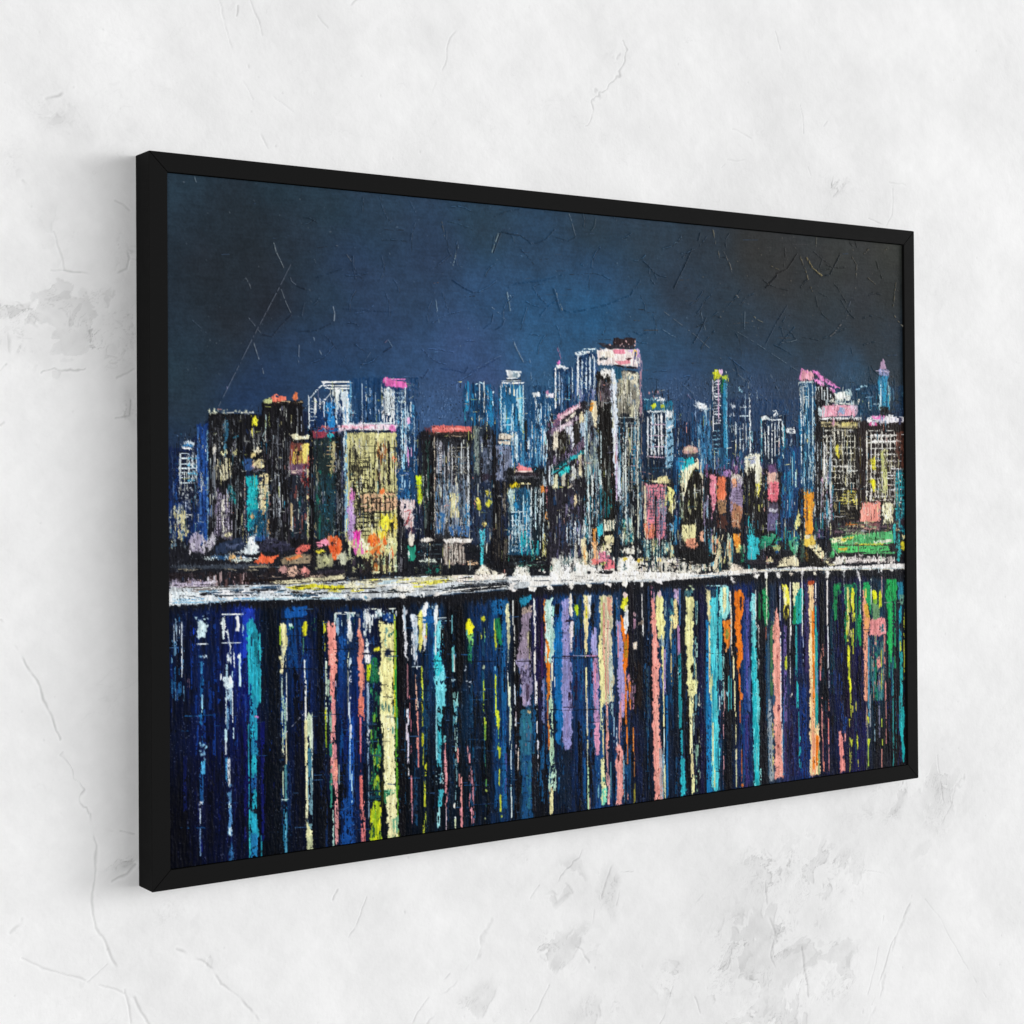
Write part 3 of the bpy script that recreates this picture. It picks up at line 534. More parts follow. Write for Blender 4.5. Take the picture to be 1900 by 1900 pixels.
run("""
// right big tower 25
P 15110f 1 1522 772 1594 776 1598 985 1522 985;P e8ece4 1 1548 730 1570 726 1578 730 1576 742 1560 746 1550 740;P a8c0c4 .8 1566 724 1580 722 1580 736 1568 734;L 3 e4e8dc .85 1536 742 1556 748 1580 750;X 1530 738 1596 756 26 10 4 .6 e8e4d4 48606c b8c8c8 1c2c38;P eaa0b4 1 1526 753 1574 751 1588 756 1588 772 1524 774
P 7c94b8 .85 1556 756 1566 756 1566 770 1556 770;P d8b8cc .85 1576 752 1590 752 1592 768 1582 768;H 1520 1600 777 4 e8e8e8 .85;X 1520 748 1532 776 8 12 3 .6 c8dce0;P a89c74 .85 1524 782 1592 784 1592 794 1524 792;P d8c878 .8 1560 784 1592 784 1590 790 1562 792;B 1545 784 3 6 e8a0b0
M 1526 1592 790 915 7.6 2.1 e0dcc8 .72;N 1524 1592 798 930 11 1.9 d8d8cc .7;X 1526 790 1592 960 60 26 2.4 .5 a89c5c e8e4d0 5c5438 0d0b0a d4c8a0;X 1522 790 1544 985 40 50 2.4 .6 d8dce0 a8b8c8 c89cc0 64889c e8e8e4;P dcd03c .9 1550 828 1557 826 1556 850 1552 848
H 1545 1585 866 3.4 eceae0 .8;H 1548 1590 874 2.6 e0e0d8 .7;N 1556 1592 912 940 5.6 3 d8cc54 .75;N 1556 1592 940 965 7 2.2 8c8468 .6;R 1556 925 1592 932 e0d460 .6;X 1524 900 1552 985 20 30 3 .5 2c8cac c8dce0 15151c;H 1535 1570 958 3 e0e0e0 .7
// dark slot
R 1592 780 1608 970 1d1214 1;V 1596 780 965 2 54481c .5
// tower 26
P 1c1312 1 1607 782 1679 780 1679 960 1608 965;P e0dce4 .9 1608 778 1620 770 1676 774 1676 784 1612 786;P e478b8 .95 1616 772 1640 770 1640 778 1620 778;P f0ecf0 .9 1642 769 1658 770 1656 775 1642 775;B 1620 786 7 4 dc5c9c .9;X 1608 770 1678 790 14 8 4 .5 7c8cb8 e8e4ec 3c3c5c
M 1608 1664 792 930 7.4 2.2 e4e0d4 .75;N 1608 1664 800 930 11 2.1 dcdcd4 .75;H 1615 1676 808 3.4 f0ece4 .85;H 1616 1676 819 3.4 f0ece4 .8;X 1610 792 1676 930 60 24 2.2 .5 e8e4d8 5c4c3c 0f0a09 a8a080;R 1634 835 1646 915 c8cc7c .65;V 1641 830 930 4 dcd89c .7;N 1648 1676 830 935 13 2.2 d8d8dc .7
P e4dc2c 1 1615 850 1622 848 1624 872 1618 874;P e8dc20 1 1615 890 1623 889 1625 910 1620 914;R 1662 800 1678 870 5c3428 .5;R 1662 870 1679 1000 14586c .6;N 1660 1679 880 1000 8 2.2 2cb0b8 .7;M 1663 1679 860 1010 5 2.4 1c98a4 .7
// spire
P a88ca8 1 1635 672 1638 666 1643 668 1644 678 1647 686 1633 686;P 8088b0 1 1632 686 1648 685 1650 698 1631 698;H 1625 1652 690 4 c8b8d4 .8;P 2c7ca4 .95 1629 698 1648 698 1646 755 1632 755;X 1626 695 1652 760 16 36 4 .6 28a0c8 b0dce8 14486c 1c6888;V 1634 705 750 2 d8e8f0 .7;P 123650 .8 1590 716 1630 712 1632 765 1592 768
Y 1585 715 1630 760 16 16 2 .5 6c98b8 1c4c70 a8c4d4;H 1595 1610 717 3 a8d0e0 .7;X 1650 700 1678 760 14 40 3 .45 2a5470 1c3448 4c8098;R 1632 755 1648 772 141618 .9
// low block of colours
R 1306 870 1450 1040 17161d .9;X 1306 845 1420 885 30 20 4 .5 3c5c90 6c5c8c 1c4c78 8c5c8c;B 1350 878 8 7 a87cb8 .6;P e8889c 1 1318 882 1328 880 1328 930 1322 960 1318 920;P e8744c 1 1331 884 1347 884 1348 930 1331 930;P a07854 .9 1331 930 1348 930 1347 952 1333 955;R 1330 955 1348 980 4c2c24 .7
P 9484a4 1 1354 886 1377 884 1377 955 1356 960;P d8ccc0 .9 1357 878 1372 880 1371 896 1360 894;P e8a078 .8 1358 888 1366 888 1366 905 1360 905;N 1356 1377 900 960 5 1.3 4c3c58 .7;P b07858 .75 1356 930 1377 940 1372 985 1358 975
P e8e4cc 1 1383 845 1411 842 1412 880 1406 922 1400 900 1384 880;P 8c94b0 .8 1387 850 1400 848 1402 860 1390 862;P e8dc58 .85 1400 900 1411 895 1408 930 1402 925;X 1382 862 1400 900 14 20 3 .6 14120f 2c2a22;P 151316 1 1378 890 1396 875 1404 920 1420 940 1422 990 1380 990;X 1380 900 1416 950 14 24 2 .5 c8c468 5c5c34
P e0b4a4 1 1423 876 1443 876 1443 896 1424 898;P e46c7c 1 1424 896 1443 894 1443 928 1424 930;N 1424 1443 905 930 5 1.3 a84c58 .6;P 6c4c78 .9 1426 862 1440 860 1442 876 1426 876;R 1424 932 1443 952 4c4458 .9;P d0d0dc .8 1426 944 1442 945 1440 950 1426 950;R 1423 952 1443 985 645c84 .95;V 1421 880 990 4 0f0f14 .9
X 1440 930 1500 1030 30 40 4 .5 14305c 1c4c84 2c2c34 1c9098;P 2cc0cc 1 1388 996 1396 990 1408 998 1407 1030 1400 1040 1388 1036;V 1389 955 1060 2 2cc4d0 .8;X 1388 965 1402 1000 5 24 2 .7 2cc0cc;P 208c6c .85 1408 1000 1440 990 1440 1004 1410 1020;P 2c9c70 .7 1412 996 1432 990 1450 1000 1430 1010;B 1441 1016 9 6 a8b474 .8;D 1400 1012 1450 1035 20 2.4 141418
L 3 14141c .9 1444 990 1430 1015 1416 1040;H 1376 1448 1043 8 26222a .95;P f0902c 1 1361 992 1373 990 1374 1008 1366 1022 1361 1010;P f0dc7c .9 1366 1014 1376 1010 1372 1028 1364 1024;X 1322 990 1360 1052 34 30 3 .65 e8dca0 d8c08c c8dcc4 1c3c4c e89c70;L 2 e8dcb0 .8 1342 990 1332 1030;L 2 ecdca8 .8 1352 1000 1343 1045
P 2c8c64 .8 1374 1012 1384 1012 1382 1040 1374 1044;V 1358 1000 1058 3.4 1c6c84 .8;V 1336 1000 1062 4 15444c .85;V 1383 900 1058 6 101a2c .9;P f0e0cc .9 1352 1060 1358 1042 1380 1054 1376 1060;P ecdcb8 .9 1322 1060 1322 1030 1332 1020 1334 1062;X 1306 900 1322 1050 14 40 4 .5 1c8498 8cb4c8 7c6c8c 14141c
// orange tower
V 1486 905 1050 11 14151a .95;X 1476 940 1494 1050 10 30 5 .6 2c2c2c 3c5c4c 14141a;P ea9420 1 1493 930 1491 912 1497 911 1500 918 1504 911 1510 913 1509 992 1493 992;V 1497 925 965 3 5c3c34 .7;V 1506 930 985 3 f0a83c .6;V 1496 970 995 2.4 fcb43c .6;H 1484 1508 909 3 a06c3c .6
P ecc84c 1 1492 994 1510 992 1514 1008 1504 1016 1490 1012;P f0e4c0 .9 1494 992 1504 992 1502 998 1494 1000;P 15120e 1 1494 1016 1512 1020 1532 1042 1530 1052 1506 1052 1494 1040;P e8dcac .95 1500 1012 1518 1010 1536 1034 1554 1048 1540 1050 1524 1036 1508 1022;L 1.8 2a2418 .8 1510 1016 1530 1036 1546 1048
P e8e08c .85 1474 975 1482 942 1484 970 1478 985;X 1464 970 1484 1010 12 20 3 .6 2c9c9c e8e4ac 1c6484;P 48a878 .85 1462 1005 1478 995 1480 1020 1470 1030;P e8dcb4 .95 1444 1050 1452 1036 1476 1030 1482 1050;P ecdca8 .9 1420 1042 1428 1032 1436 1042;P 8cc8a0 .6 1472 1000 1480 998 1480 1030 1474 1030;L 3 2c5c50 .6 1510 975 1526 1000;V 1496 1018 1042 3 c89438 .8
V 1512 940 1000 3 d8e0dc .5;X 1510 960 1530 1000 10 20 3 .5 2c7c6c 8c6c9c e0e8e0;V 1532 960 1040 6 121218 .9
// green field and salmon box
R 1538 965 1668 1046 251f26 .95;P f09484 1 1599 936 1612 932 1634 931 1634 968 1596 970 1597 952;P f4ecc0 1 1637 934 1656 932 1655 970 1640 972;X 1638 935 1656 970 8 12 2 .6 5c5444;P 7c4c50 .8 1592 970 1634 970 1630 982 1600 982;L 2 e0a898 .5 1595 976 1610 982 1630 980;H 1615 1660 928 3 e4dcd0 .8;H 1566 1592 972 5 c8742c .8
P 51b46c 1 1541 1000 1600 990 1655 985 1660 1008 1600 1014 1542 1022;P e8e4b0 .9 1540 1000 1560 994 1572 1006 1546 1008;P e4d040 .85 1560 1000 1590 994 1586 999 1562 1004;P d8d8c4 .8 1620 1004 1656 1000 1652 1006 1622 1010;H 1556 1656 1012 3.4 3a3428 .8;H 1550 1640 1001 2.2 3c5c34 .7;P 4cbc64 .95 1548 1014 1650 1012 1650 1022 1552 1026
H 1585 1640 1010 3 e0d838 .7;P e4b834 .9 1554 1018 1574 1016 1570 1022 1556 1022;P 48b468 .9 1538 1026 1546 1022 1548 1034 1540 1036;H 1555 1660 978 4 4c3c44 .8;H 1550 1630 984 3 8c7c78 .6;Y 1540 965 1665 995 24 30 3 .5 6c5460 c8b888 3c4c3c 8ca47c
H 1550 1662 1030 5 1a1a1c .9;H 1600 1664 1026 3 48a45c .8;M 1552 1664 1032 1046 6 4 e4dcd4 .8;H 1556 1664 1040 4 e0d4d0 .7;D 1556 1030 1664 1044 24 2.4 dcd4d0;L 1.5 a8b4a8 .7 1545 1018 1568 1046;L 1.5 c8b8a0 .5 1570 1008 1600 1006;P f0e8dc .9 1546 1046 1554 1032 1566 1038 1560 1048;R 1660 985 1680 1040 17171c .8;P e8dc30 .9 1672 1004 1680 1004 1680 1020 1672 1018;X 1658 965 1672 1040 10 30 3 .6 1c98a0 28b4b4;B 1676 968 5 8 2a2028;B 1677 996 4 4 e8dca0
""")
run("""
// left foreground
R 313 1015 640 1085 1a1b22 .95;R 640 1062 760 1085 1a1b22 .8;P a49cb4 .95 350 1004 362 986 372 990 384 1004 378 1028 354 1024;P c0bcc8 .9 380 1004 392 988 400 990 396 1014 386 1022;X 352 1000 400 1028 20 12 3 .5 7c7488 dcd8e0 4c4854;P 243048 .95 400 1012 430 1000 466 994 470 1008 440 1022 400 1028
P 4c5878 .7 410 1012 440 1004 455 1006 430 1018;P e0ecf0 1 372 1036 410 1030 440 1024 456 1014 464 998 472 992 474 1006 482 1022 470 1030 440 1026 400 1034;P 1c4878 .9 380 1034 430 1030 470 1032 420 1038;H 376 484 1036 3 dcecec .8;P e8f0f0 .9 460 996 474 1002 480 1022 466 1014
P 2a2a3c .95 478 1008 500 996 530 1004 545 1018 520 1026 482 1024;H 485 540 1012 5 3c3c54 .7;P f0643c 1 472 1044 486 1028 500 1034 518 1030 508 1044 484 1048;P 8c7c64 .9 520 1036 550 1028 580 1030 578 1044 528 1046;P e88448 .9 530 1036 556 1028 560 1032 534 1040;P e0685c .9 546 1022 556 1012 576 1010 568 1024 550 1028
D 426 1030 450 1042 8 3 d8a868;H 430 470 1040 4 cfdcd4 .6;H 313 520 1052 8 3c4450 .6;H 330 480 1058 5 8c8470 .4;H 460 600 1052 3 a89c80 .5;B 525 1058 8 9 c89490 .85;B 543 1060 10 10 e0b49c .85;B 565 1061 9 9 e08c84 .9;B 504 1058 7 8 282020;V 533 1048 1068 2.4 1c1418;V 555 1048 1070 2.6 1c1418
R 313 1062 640 1088 241e22 .6;X 350 1060 460 1090 40 18 4 .55 8c747c 5c4444 2c2c38 bca0a0 1c1414;P c4b8cc .75 313 1078 345 1082 400 1076 400 1090 313 1095;X 313 1068 400 1090 26 14 3 .6 b8acc4 7c7490 e0dce4;H 450 560 1078 4 1a1210 .8;H 480 600 1070 3 ccb49c .5
P f4642c 1 608 1012 612 996 624 992 633 1002 632 1026 622 1042 616 1042 612 1024;P 3c2c30 .8 612 1006 620 1004 620 1014 614 1016;X 606 994 634 1036 12 14 4 .7 f88040 f05c2c ec9470;P e888a0 .85 588 1006 606 1000 610 1012 590 1016;P e8d83c .9 586 1022 602 1018 606 1026 588 1028;P 9c9c78 .9 586 1030 614 1028 616 1050 588 1056;B 604 1040 7 7 c4c48c .8;P c8ccb0 .8 626 1030 642 1020 642 1046 632 1050;V 580 1010 1060 7 121016
H 586 640 1062 8 2a2630 .8;X 640 1030 700 1064 20 12 4 .5 c8cc90 2c2a30 3c3440;Y 640 1025 700 1066 14 16 3 .6 dcdc98 c8c8a0 2a2628
// centre foreground
R 780 1050 940 1072 16181e .8;H 880 1030 1052 6 121216 .9;P e4dcc8 1 880 1062 896 1048 918 1058 934 1074 880 1076;X 940 1048 1030 1070 30 9 3 .6 c8d4c8 2c8c78 14141a e8e4dc;P ece8dc .95 960 1050 980 1056 985 1072 950 1074;H 980 1010 1050 5 78b8a0 .5;L 3 1c1c20 .9 903 1048 918 1076
R 1022 1035 1300 1080 d8d4c4 .9;X 1020 1020 1140 1076 50 30 4 .6 ece8dc f4f0e4 c4c8b8 e0e4dc;X 1060 1000 1130 1060 40 30 3 .65 e8e0b8 c8d4cc 1c4454 f0ecdc 14141a;P 35c4d4 1 1108 976 1118 970 1117 990 1112 998 1108 990;P e8963c 1 1098 982 1106 980 1105 1004 1100 1006;P ecb078 .95 1098 1006 1108 1004 1109 1045 1100 1046;P e8dcb0 .9 1078 1000 1088 994 1090 1060 1080 1060;V 1084 1010 1055 4 e8a45c .7
P ece4c8 .95 1118 966 1142 964 1142 984 1120 986;M 1120 1142 964 985 5 1.6 2c4c4c .7;P ece0ac .95 1120 994 1138 992 1140 1006 1122 1010;H 1118 1142 989 6 111114;P e8dcb8 .9 1112 1010 1138 1010 1136 1024 1114 1026;D 1112 1004 1140 1026 10 2 1a1a18;P dc8098 1 1112 1024 1124 1024 1138 1040 1138 1050 1112 1044;P e06c78 1 1120 1040 1138 1038 1140 1056 1124 1058;B 1118 1046 4 4 c4d070;B 1132 1034 5 3 54485c;P e0706c .9 1098 1038 1108 1036 1109 1048 1098 1048
X 1150 960 1178 1010 20 30 4 .7 e0e4c4 2c8c94 8cc4c4 14282c;V 1143 950 1060 7 121620 .95;P f0ece0 1 1142 1050 1150 1036 1170 1030 1180 1040 1178 1060 1148 1064;P e4e0d0 .9 1150 1020 1176 1014 1190 1024 1170 1030;B 1160 1038 5 4 e8cc3c;B 1186 1039 6 4 ecc838;B 1197 1037 5 4 f0dc60;B 1222 1040 4 4 e0c860;L 2 1c2c30 .8 1145 970 1175 1005 1190 1040;L 2 1c2c30 .8 1200 1020 1236 1000;V 1195 1000 1050 4 15445c .8;V 1179 900 1040 6 10121a .9
X 1180 1030 1310 1070 60 14 3 .6 ece4d0 2c2c30 d8ccac 14141a 8c849c f4f0e8;P 18161c .95 1098 1066 1116 1058 1140 1060 1130 1068 1104 1070;B 1092 1062 5 3.4 26242c;X 1180 1050 1300 1066 20 9 5 .7 ece4d4 c8c4b8;D 1190 1030 1300 1062 50 1.8 1c1a1e;V 1216 1000 1062 3 1c4c54 .8;V 1206 1000 1048 2.4 1a3840 .7
""")
run("""
// the quay light
P c2c8cc 1 313 1090 400 1089 500 1085 640 1079 760 1073 880 1071 980 1070 1060 1066 1180 1066 1240 1070 1240 1078 1100 1082 980 1090 860 1100 700 1110 560 1112 430 1114 350 1122 313 1124
P dce6ec .9 313 1096 380 1100 520 1104 640 1100 640 1110 430 1114 313 1124;P 7c7470 .8 340 1095 380 1090 430 1088 400 1094 360 1099;P 1c1a20 .95 368 1101 388 1098 392 1104 376 1106;P 18171c .95 460 1094 520 1091 530 1095 480 1098;B 415 1102 18 8 eeeef0;B 452 1103 14 8 ecebf0;P 1c5078 .9 540 1100 565 1104 590 1106 560 1108 544 1106
P e4dc28 1 530 1090 570 1084 640 1086 636 1094 600 1094 560 1096;P e8dc48 .9 610 1094 640 1090 630 1098 612 1098;H 430 640 1112 3 b8dcec .8;P d8d0a8 .8 500 1080 640 1066 640 1074 520 1086;H 520 640 1079 2 181818 .8;L 3 1c1818 .85 540 1098 560 1100 590 1102 610 1099;H 320 500 1112 3 68a8d8 .5;H 313 420 1118 3 8cc0e0 .6;H 313 380 1122 3 e8f0f4 .8
P d8d4b4 .8 640 1078 720 1072 830 1068 900 1067 900 1076 760 1084 640 1094;P f0e4d8 .9 840 1068 940 1064 940 1074 850 1082;P e4dc40 .9 736 1078 760 1074 756 1080 738 1082;P e0d850 .9 764 1082 830 1074 828 1082 770 1090;P e8dc50 .8 650 1094 680 1090 676 1096 652 1098;P e4dc60 .7 684 1076 704 1072 700 1078 686 1080;B 748 1094 24 8 f0ece0;P bcd4dc .8 700 1078 740 1074 730 1084 704 1086
Y 640 1068 900 1096 40 30 2.2 .5 f4f0e4 a8b8c0 e0dcb0 8c8c84 d8e4ec;H 640 720 1078 1.8 2c2c2c .7;H 860 940 1079 2.2 54606c .7;P 1c2028 .9 860 1084 940 1080 960 1084 900 1090 850 1096 830 1100 840 1090;L 3 f0ece4 .95 812 1104 830 1096 870 1092 900 1088;Y 830 1084 950 1092 16 12 2 .6 d8e4e8 18181c
P eceae4 1 980 1072 1060 1070 1130 1066 1240 1064 1240 1074 1120 1078 1040 1082 982 1088;P f0eee8 1 940 1072 985 1068 984 1078 950 1080;P ece8e4 1 1180 1072 1260 1068 1340 1062 1440 1054 1560 1050 1681 1046 1681 1055 1560 1057 1450 1060 1350 1068 1240 1077;H 1016 1100 1074 2 6c7480 .6;H 1340 1680 1059 2.4 e0d8c0 .6
P f0e8dc .9 1300 1066 1345 1060 1400 1054 1400 1060 1340 1068;H 1240 1400 1069 2 9cb4c4 .6;H 1400 1680 1057 2 b8ccd4 .5
Y 1180 1064 1680 1068 1 10 1 .1 e8e8e0;Y 320 1090 640 1120 60 26 2.4 .5 f4f4f4 c8d8e4 8cb4d0 e8e8ec 3c4450
""")
run("""
// black edge below the quay
P 121319 1 313 1124 350 1122 430 1115 560 1113 700 1111 860 1101 980 1091 1100 1083 1240 1078 1350 1069 1450 1061 1560 1058 1681 1056 1681 1620 313 1620
""")
BASE = """320 1140 0c1b38;330 1300 0a1433;330 1560 0b0d22;380 1200 0c2456;380 1450 0b1340;420 1300 0b1a4c;450 1200 10309a;450 1400 0c1448;500 1200 08182a;
510 1450 07101f;545 1150 0a3a70;560 1250 0c2a66;560 1400 0a1436;600 1200 0b1c3c;600 1450 080e20;645 1200 0c3c70;650 1350 0c2c78;650 1520 0e3a80;
700 1150 0c1a40;700 1400 0a1c28;745 1300 0b0c14;780 1250 0c2444;800 1180 0f5a90;800 1400 0a2034;840 1200 0c0d12;860 1400 0a2a40;890 1200 0e3a68;
900 1350 0c1c30;925 1150 0f4e80;930 1400 104c84;960 1250 0d0d12;980 1400 1a5068;1000 1250 22184c;1000 1450 14161f;1035 1200 0c5a9c;1040 1450 12203a;
1080 1250 15487c;1080 1450 10284c;1105 1300 2c6ca4;1140 1200 1c4468;1140 1450 12345c;1180 1200 16161f;1180 1400 14203c;1200 1300 101826;1240 1200 12426c;
1250 1400 102034;1265 1200 151a24;1300 1200 121736;1305 1400 14142c;1320 1300 106ca0;1350 1300 101116;1380 1150 14306c;1380 1400 162c60;
1410 1200 0f1a20;1415 1400 181a20;1430 1300 3c5c70;1455 1300 3c3468;1465 1200 16151f;1480 1250 122a5c;1490 1400 123470;1495 1150 2c2450;1525 1250 0e1420;
1530 1400 1a1a28;1545 1300 121c44;1560 1150 12112c;1570 1250 1a1430;1590 1200 1c1848;1590 1400 201a50;1625 1250 145060;1630 1400 1c1820;1655 1300 1c141a;1660 1150 16202c;1670 1400 20171a"""
gy, gx = np.mgrid[0:NY:6, 0:NX:6].astype(np.float32)
num = np.zeros(gx.shape + (3,), np.float32)
den = np.zeros(gx.shape, np.float32)
for it in BASE.replace('\n', '').split(';'):
    x, y, c = it.split()
    x, y = G(float(x), float(y))
    w_ = 1.0 / (((gx - x) ** 2 / 60.0 + (gy - y) ** 2 / 2500.0) + 0.4) ** 1.8
    num += w_[..., None] * hexc(c)
    den += w_
water = np.stack([up((num / den[..., None])[..., ch], SH) for ch in range(3)], -1)
yy = np.arange(NY)[:, None]
edge = np.array([G(x, y) for x, y in ((313, 1128), (430, 1120), (560, 1124), (700, 1122), (860, 1114), (980, 1104), (1100, 1096), (1240, 1088), (1350, 1080), (1450, 1072), (1560, 1068), (1681, 1066))])
ed = np.interp(np.arange(NX), edge[:, 0], edge[:, 1])[None, :]
k = ss((yy - ed - 14 * (FV - 0.5)) / 10)[..., None] * (0.72 + 0.28 * ss((FV - 0.15) * 3))[..., None]
col[:] = col * (1 - k) + water * np.array([.60, .72, .84], np.float32) * (0.62 + 0.5 * MV[..., None] + 0.2 * FV[..., None]) * (1 - 0.40 * ss((yy - ed - 120) / 260) * ss((900 - np.arange(NX)[None, :]) / 500))[..., None] * k
hgt += k[..., 0] * 0.5 * FV
# --- the reflections
run("""
X 315 1130 520 1400 34 120 6 .35 0b2a6c 0a1a50 071028 0c3488 0a1230;X 315 1300 520 1600 26 150 7 .4 050818 060a24 0a1448 070b1c;X 313 1130 345 1300 20 40 4 .4 1c5c94 14407c 5c90b8
X 520 1130 700 1400 36 140 6 .4 0c3c84 0a1c48 070b18 0d4890;X 520 1300 700 1590 34 140 7 .4 050a16 081230 0a2450 05080f;X 735 1120 950 1530 80 160 6 .4 0a2440 06090f 0e4468 08111c 0f3c60 05070b;X 950 1110 1200 1500 80 160 6 .4 0e4474 0a0c14 145488 1c1636 07080e
X 1200 1090 1430 1480 80 150 6 .4 0e2c50 0a0b12 10446c 14122c 07080e;X 1430 1070 1680 1440 90 150 6 .4 10163a 0b0a10 181e54 1c1230 0d3448 08070c
Y 320 1150 950 1560 90 40 1.4 .4 0d3a70 081024 165088;Y 950 1120 1660 1440 40 26 1.3 .4 1c2438 0a0c14 144068
// x 313..520
V 329 1150 1200 8 8cb4d4 .38;M 323 342 1155 1195 5 1.6 c8dcec .45;V 337 1155 1255 2 dce8f4 .75;V 349 1240 1275 5 5c4c64 .3;H 313 345 1202 1.6 4c7cb0 .5
P cfeaf0 .95 366 1152 372 1150 384 1160 381 1172 379 1184 368 1184 366 1172;D 362 1144 388 1160 8 1.6 c0e4f0;H 366 388 1195 2.4 e4f0f4 .85;V 360 1165 1210 4 1440c8 .7;B 371 1219 3 2.6 7cc0e8 .8;B 379 1219 3 2.6 c8e0f0 .8;V 375 1228 1250 6 2c7cb4 .7;V 375 1255 1330 7 175c9c .55;V 375 1290 1328 3 90d0f0 .7
V 372 1325 1385 7 1c70b4 .55;D 368 1380 380 1415 12 2 8cc4e0;V 376 1412 1436 8 4ab4ec .9;V 374 1436 1490 7 175496 .6;D 369 1488 375 1500 4 1.8 e8f0f4;V 371.5 1498 1530 2 c4dcf0 .7;V 371.5 1538 1590 1.8 8cbcec .6
H 410 452 1140 2.4 e8f4f0 .8;P e4f0ec .95 411 1146 418 1144 422 1160 424 1176 414 1170 409 1158;P eef4f0 .95 438 1142 443 1142 444 1172 438 1170;L 4 dcecec .8 414 1170 416 1186;L 2.6 e8f0f0 .85 422 1168 424 1185 428 1200 426 1210;H 411 446 1193 2 dceaf0 .8;V 451 1158 1185 3.4 9cc8dc .6;V 425 1208 1232 8 dcecf4 .7;V 434 1208 1240 2.4 e8f4f4 .8
V 421 1232 1262 4 b4dcf0 .7;V 431 1240 1262 3 b0dcf0 .8;P cfe4ee 1 414 1256 420 1252 432 1258 434 1274 430 1282 416 1280;V 424 1278 1300 14 a8cce0 .65;V 419 1290 1345 3 c8dce8 .7;V 431 1278 1345 2 d8e8f0 .8;V 425 1298 1350 11 5c90bc .42;V 445 1214 1275 4 c8ecf4 .85;V 443 1210 1222 5 e0f0f4 .8;V 410 1250 1262 3 e8f4f4
V 419 1352 1376 5 c4ecf8 .9;V 419 1376 1400 3 e0ecf4 .8;V 420 1400 1450 4 2c84bc .8;V 424.5 1410 1460 5 e0e8ec .55;V 425 1455 1490 9 4c84b0 .4;V 426 1484 1508 7 b0dcf0 .8;V 427 1500 1545 9 4c90cc .45;V 427 1535 1550 7 b8dcf4 .85;V 429 1545 1600 8 2c6ca8 .45;V 433 1350 1372 2 c0e0f0 .6
P 1838b8 .9 450 1128 470 1128 468 1160 458 1220 452 1222;P 1c9cb4 1 459 1150 470 1146 480 1168 483 1210 483 1280 479 1306 470 1320 464 1290 460 1240;X 460 1160 482 1250 20 20 4 .6 147888 12405c 0f6c80;V 461.5 1160 1290 3 2cc4cc .8;V 482 1170 1305 2.4 30c8d0 .8;V 470 1290 1345 14 1c8cb0 .75
V 471 1340 1372 12 1ca0bc .95;V 472 1370 1400 12 1c84b0 .75;V 471 1396 1440 9 1ca4b8 .95;V 461 1345 1500 2.6 1c94ac .8;V 471 1436 1470 10 15589c .65;V 472 1465 1505 8 1ca0b8 .85;P 1b9cb8 1 464 1508 472 1504 478 1520 480 1550 476 1556 464 1548;V 472 1545 1595 14 1a74ac .8;V 463 1500 1590 3 22b4bc .8;V 485 1550 1592 2.4 1c98b0 .7;B 472 1329 2.6 2 e89cc0;B 480 1329 2.4 2 c878c8
V 487 1340 1560 8 0c1460 .5;V 372 1560 1610 8 0a1468 .4;V 455 1230 1560 9 0c1258 .5;V 508 1130 1580 22 070d18 .75
// 518..600
P e8e0a0 1 519 1157 531 1157 532 1196 527 1220 524 1254 520 1240 521 1200;V 519.5 1160 1198 3 a4c828 .9;B 537 1164 5 6 5cb47c .8;B 539 1160 2.4 4 d0f0e4;V 526 1198 1240 9 dcdcb8 .5;V 523 1230 1250 4 ecdca8 .8;V 523 1255 1340 2.2 cce4d0 .7;V 531.5 1250 1340 2 e0e8dc .75;V 527 1290 1370 8 a0c8b8 .4
V 524.5 1340 1480 2 c8dcb8 .75;V 531 1360 1420 2 e4dcb0 .8;V 530 1420 1485 5 4c94a0 .4;H 522 536 1484 3 c8e4dc .7;V 529 1486 1585 8 1c6c94 .6;V 530 1510 1580 3 60b4d0 .6;D 518 1380 530 1400 4 1.4 f0e8c0
P 0c4c98 .95 528 1128 569 1124 570 1144 530 1148;H 520 572 1149 3 07101f .9;V 548 1150 1240 30 0b3c7c .5;P dcd820 1 561 1154 568 1153 569 1176 563 1182 560 1172;V 563 1182 1215 2 4c8c74 .6;V 565 1222 1270 2.6 dcecec .85;V 567 1262 1330 3.4 e4e8e4 .8;V 567 1310 1326 2 f0f0f0;B 582 1160 4 12 1c5c3c .6
V 566.5 1322 1345 2.4 f0f0dc;V 574 1325 1390 12 c8dcb8 .55;V 567.5 1335 1420 5 ece4a8 .95;V 578.5 1330 1400 3 d8e8d8 .7;V 575 1390 1440 9 3c7c98 .5;V 569 1420 1520 4.6 e4e4b8 .9;V 579 1400 1470 3 c8d8cc .7;V 575 1440 1540 9 6c9cac .45;P e0e0a8 1 568 1520 574 1530 581 1545 580 1572 570 1576;V 575 1550 1582 11 c8d0a0 .55
V 550 1240 1600 12 070c1a .6;V 594 1130 1590 14 070b14 .8
""")
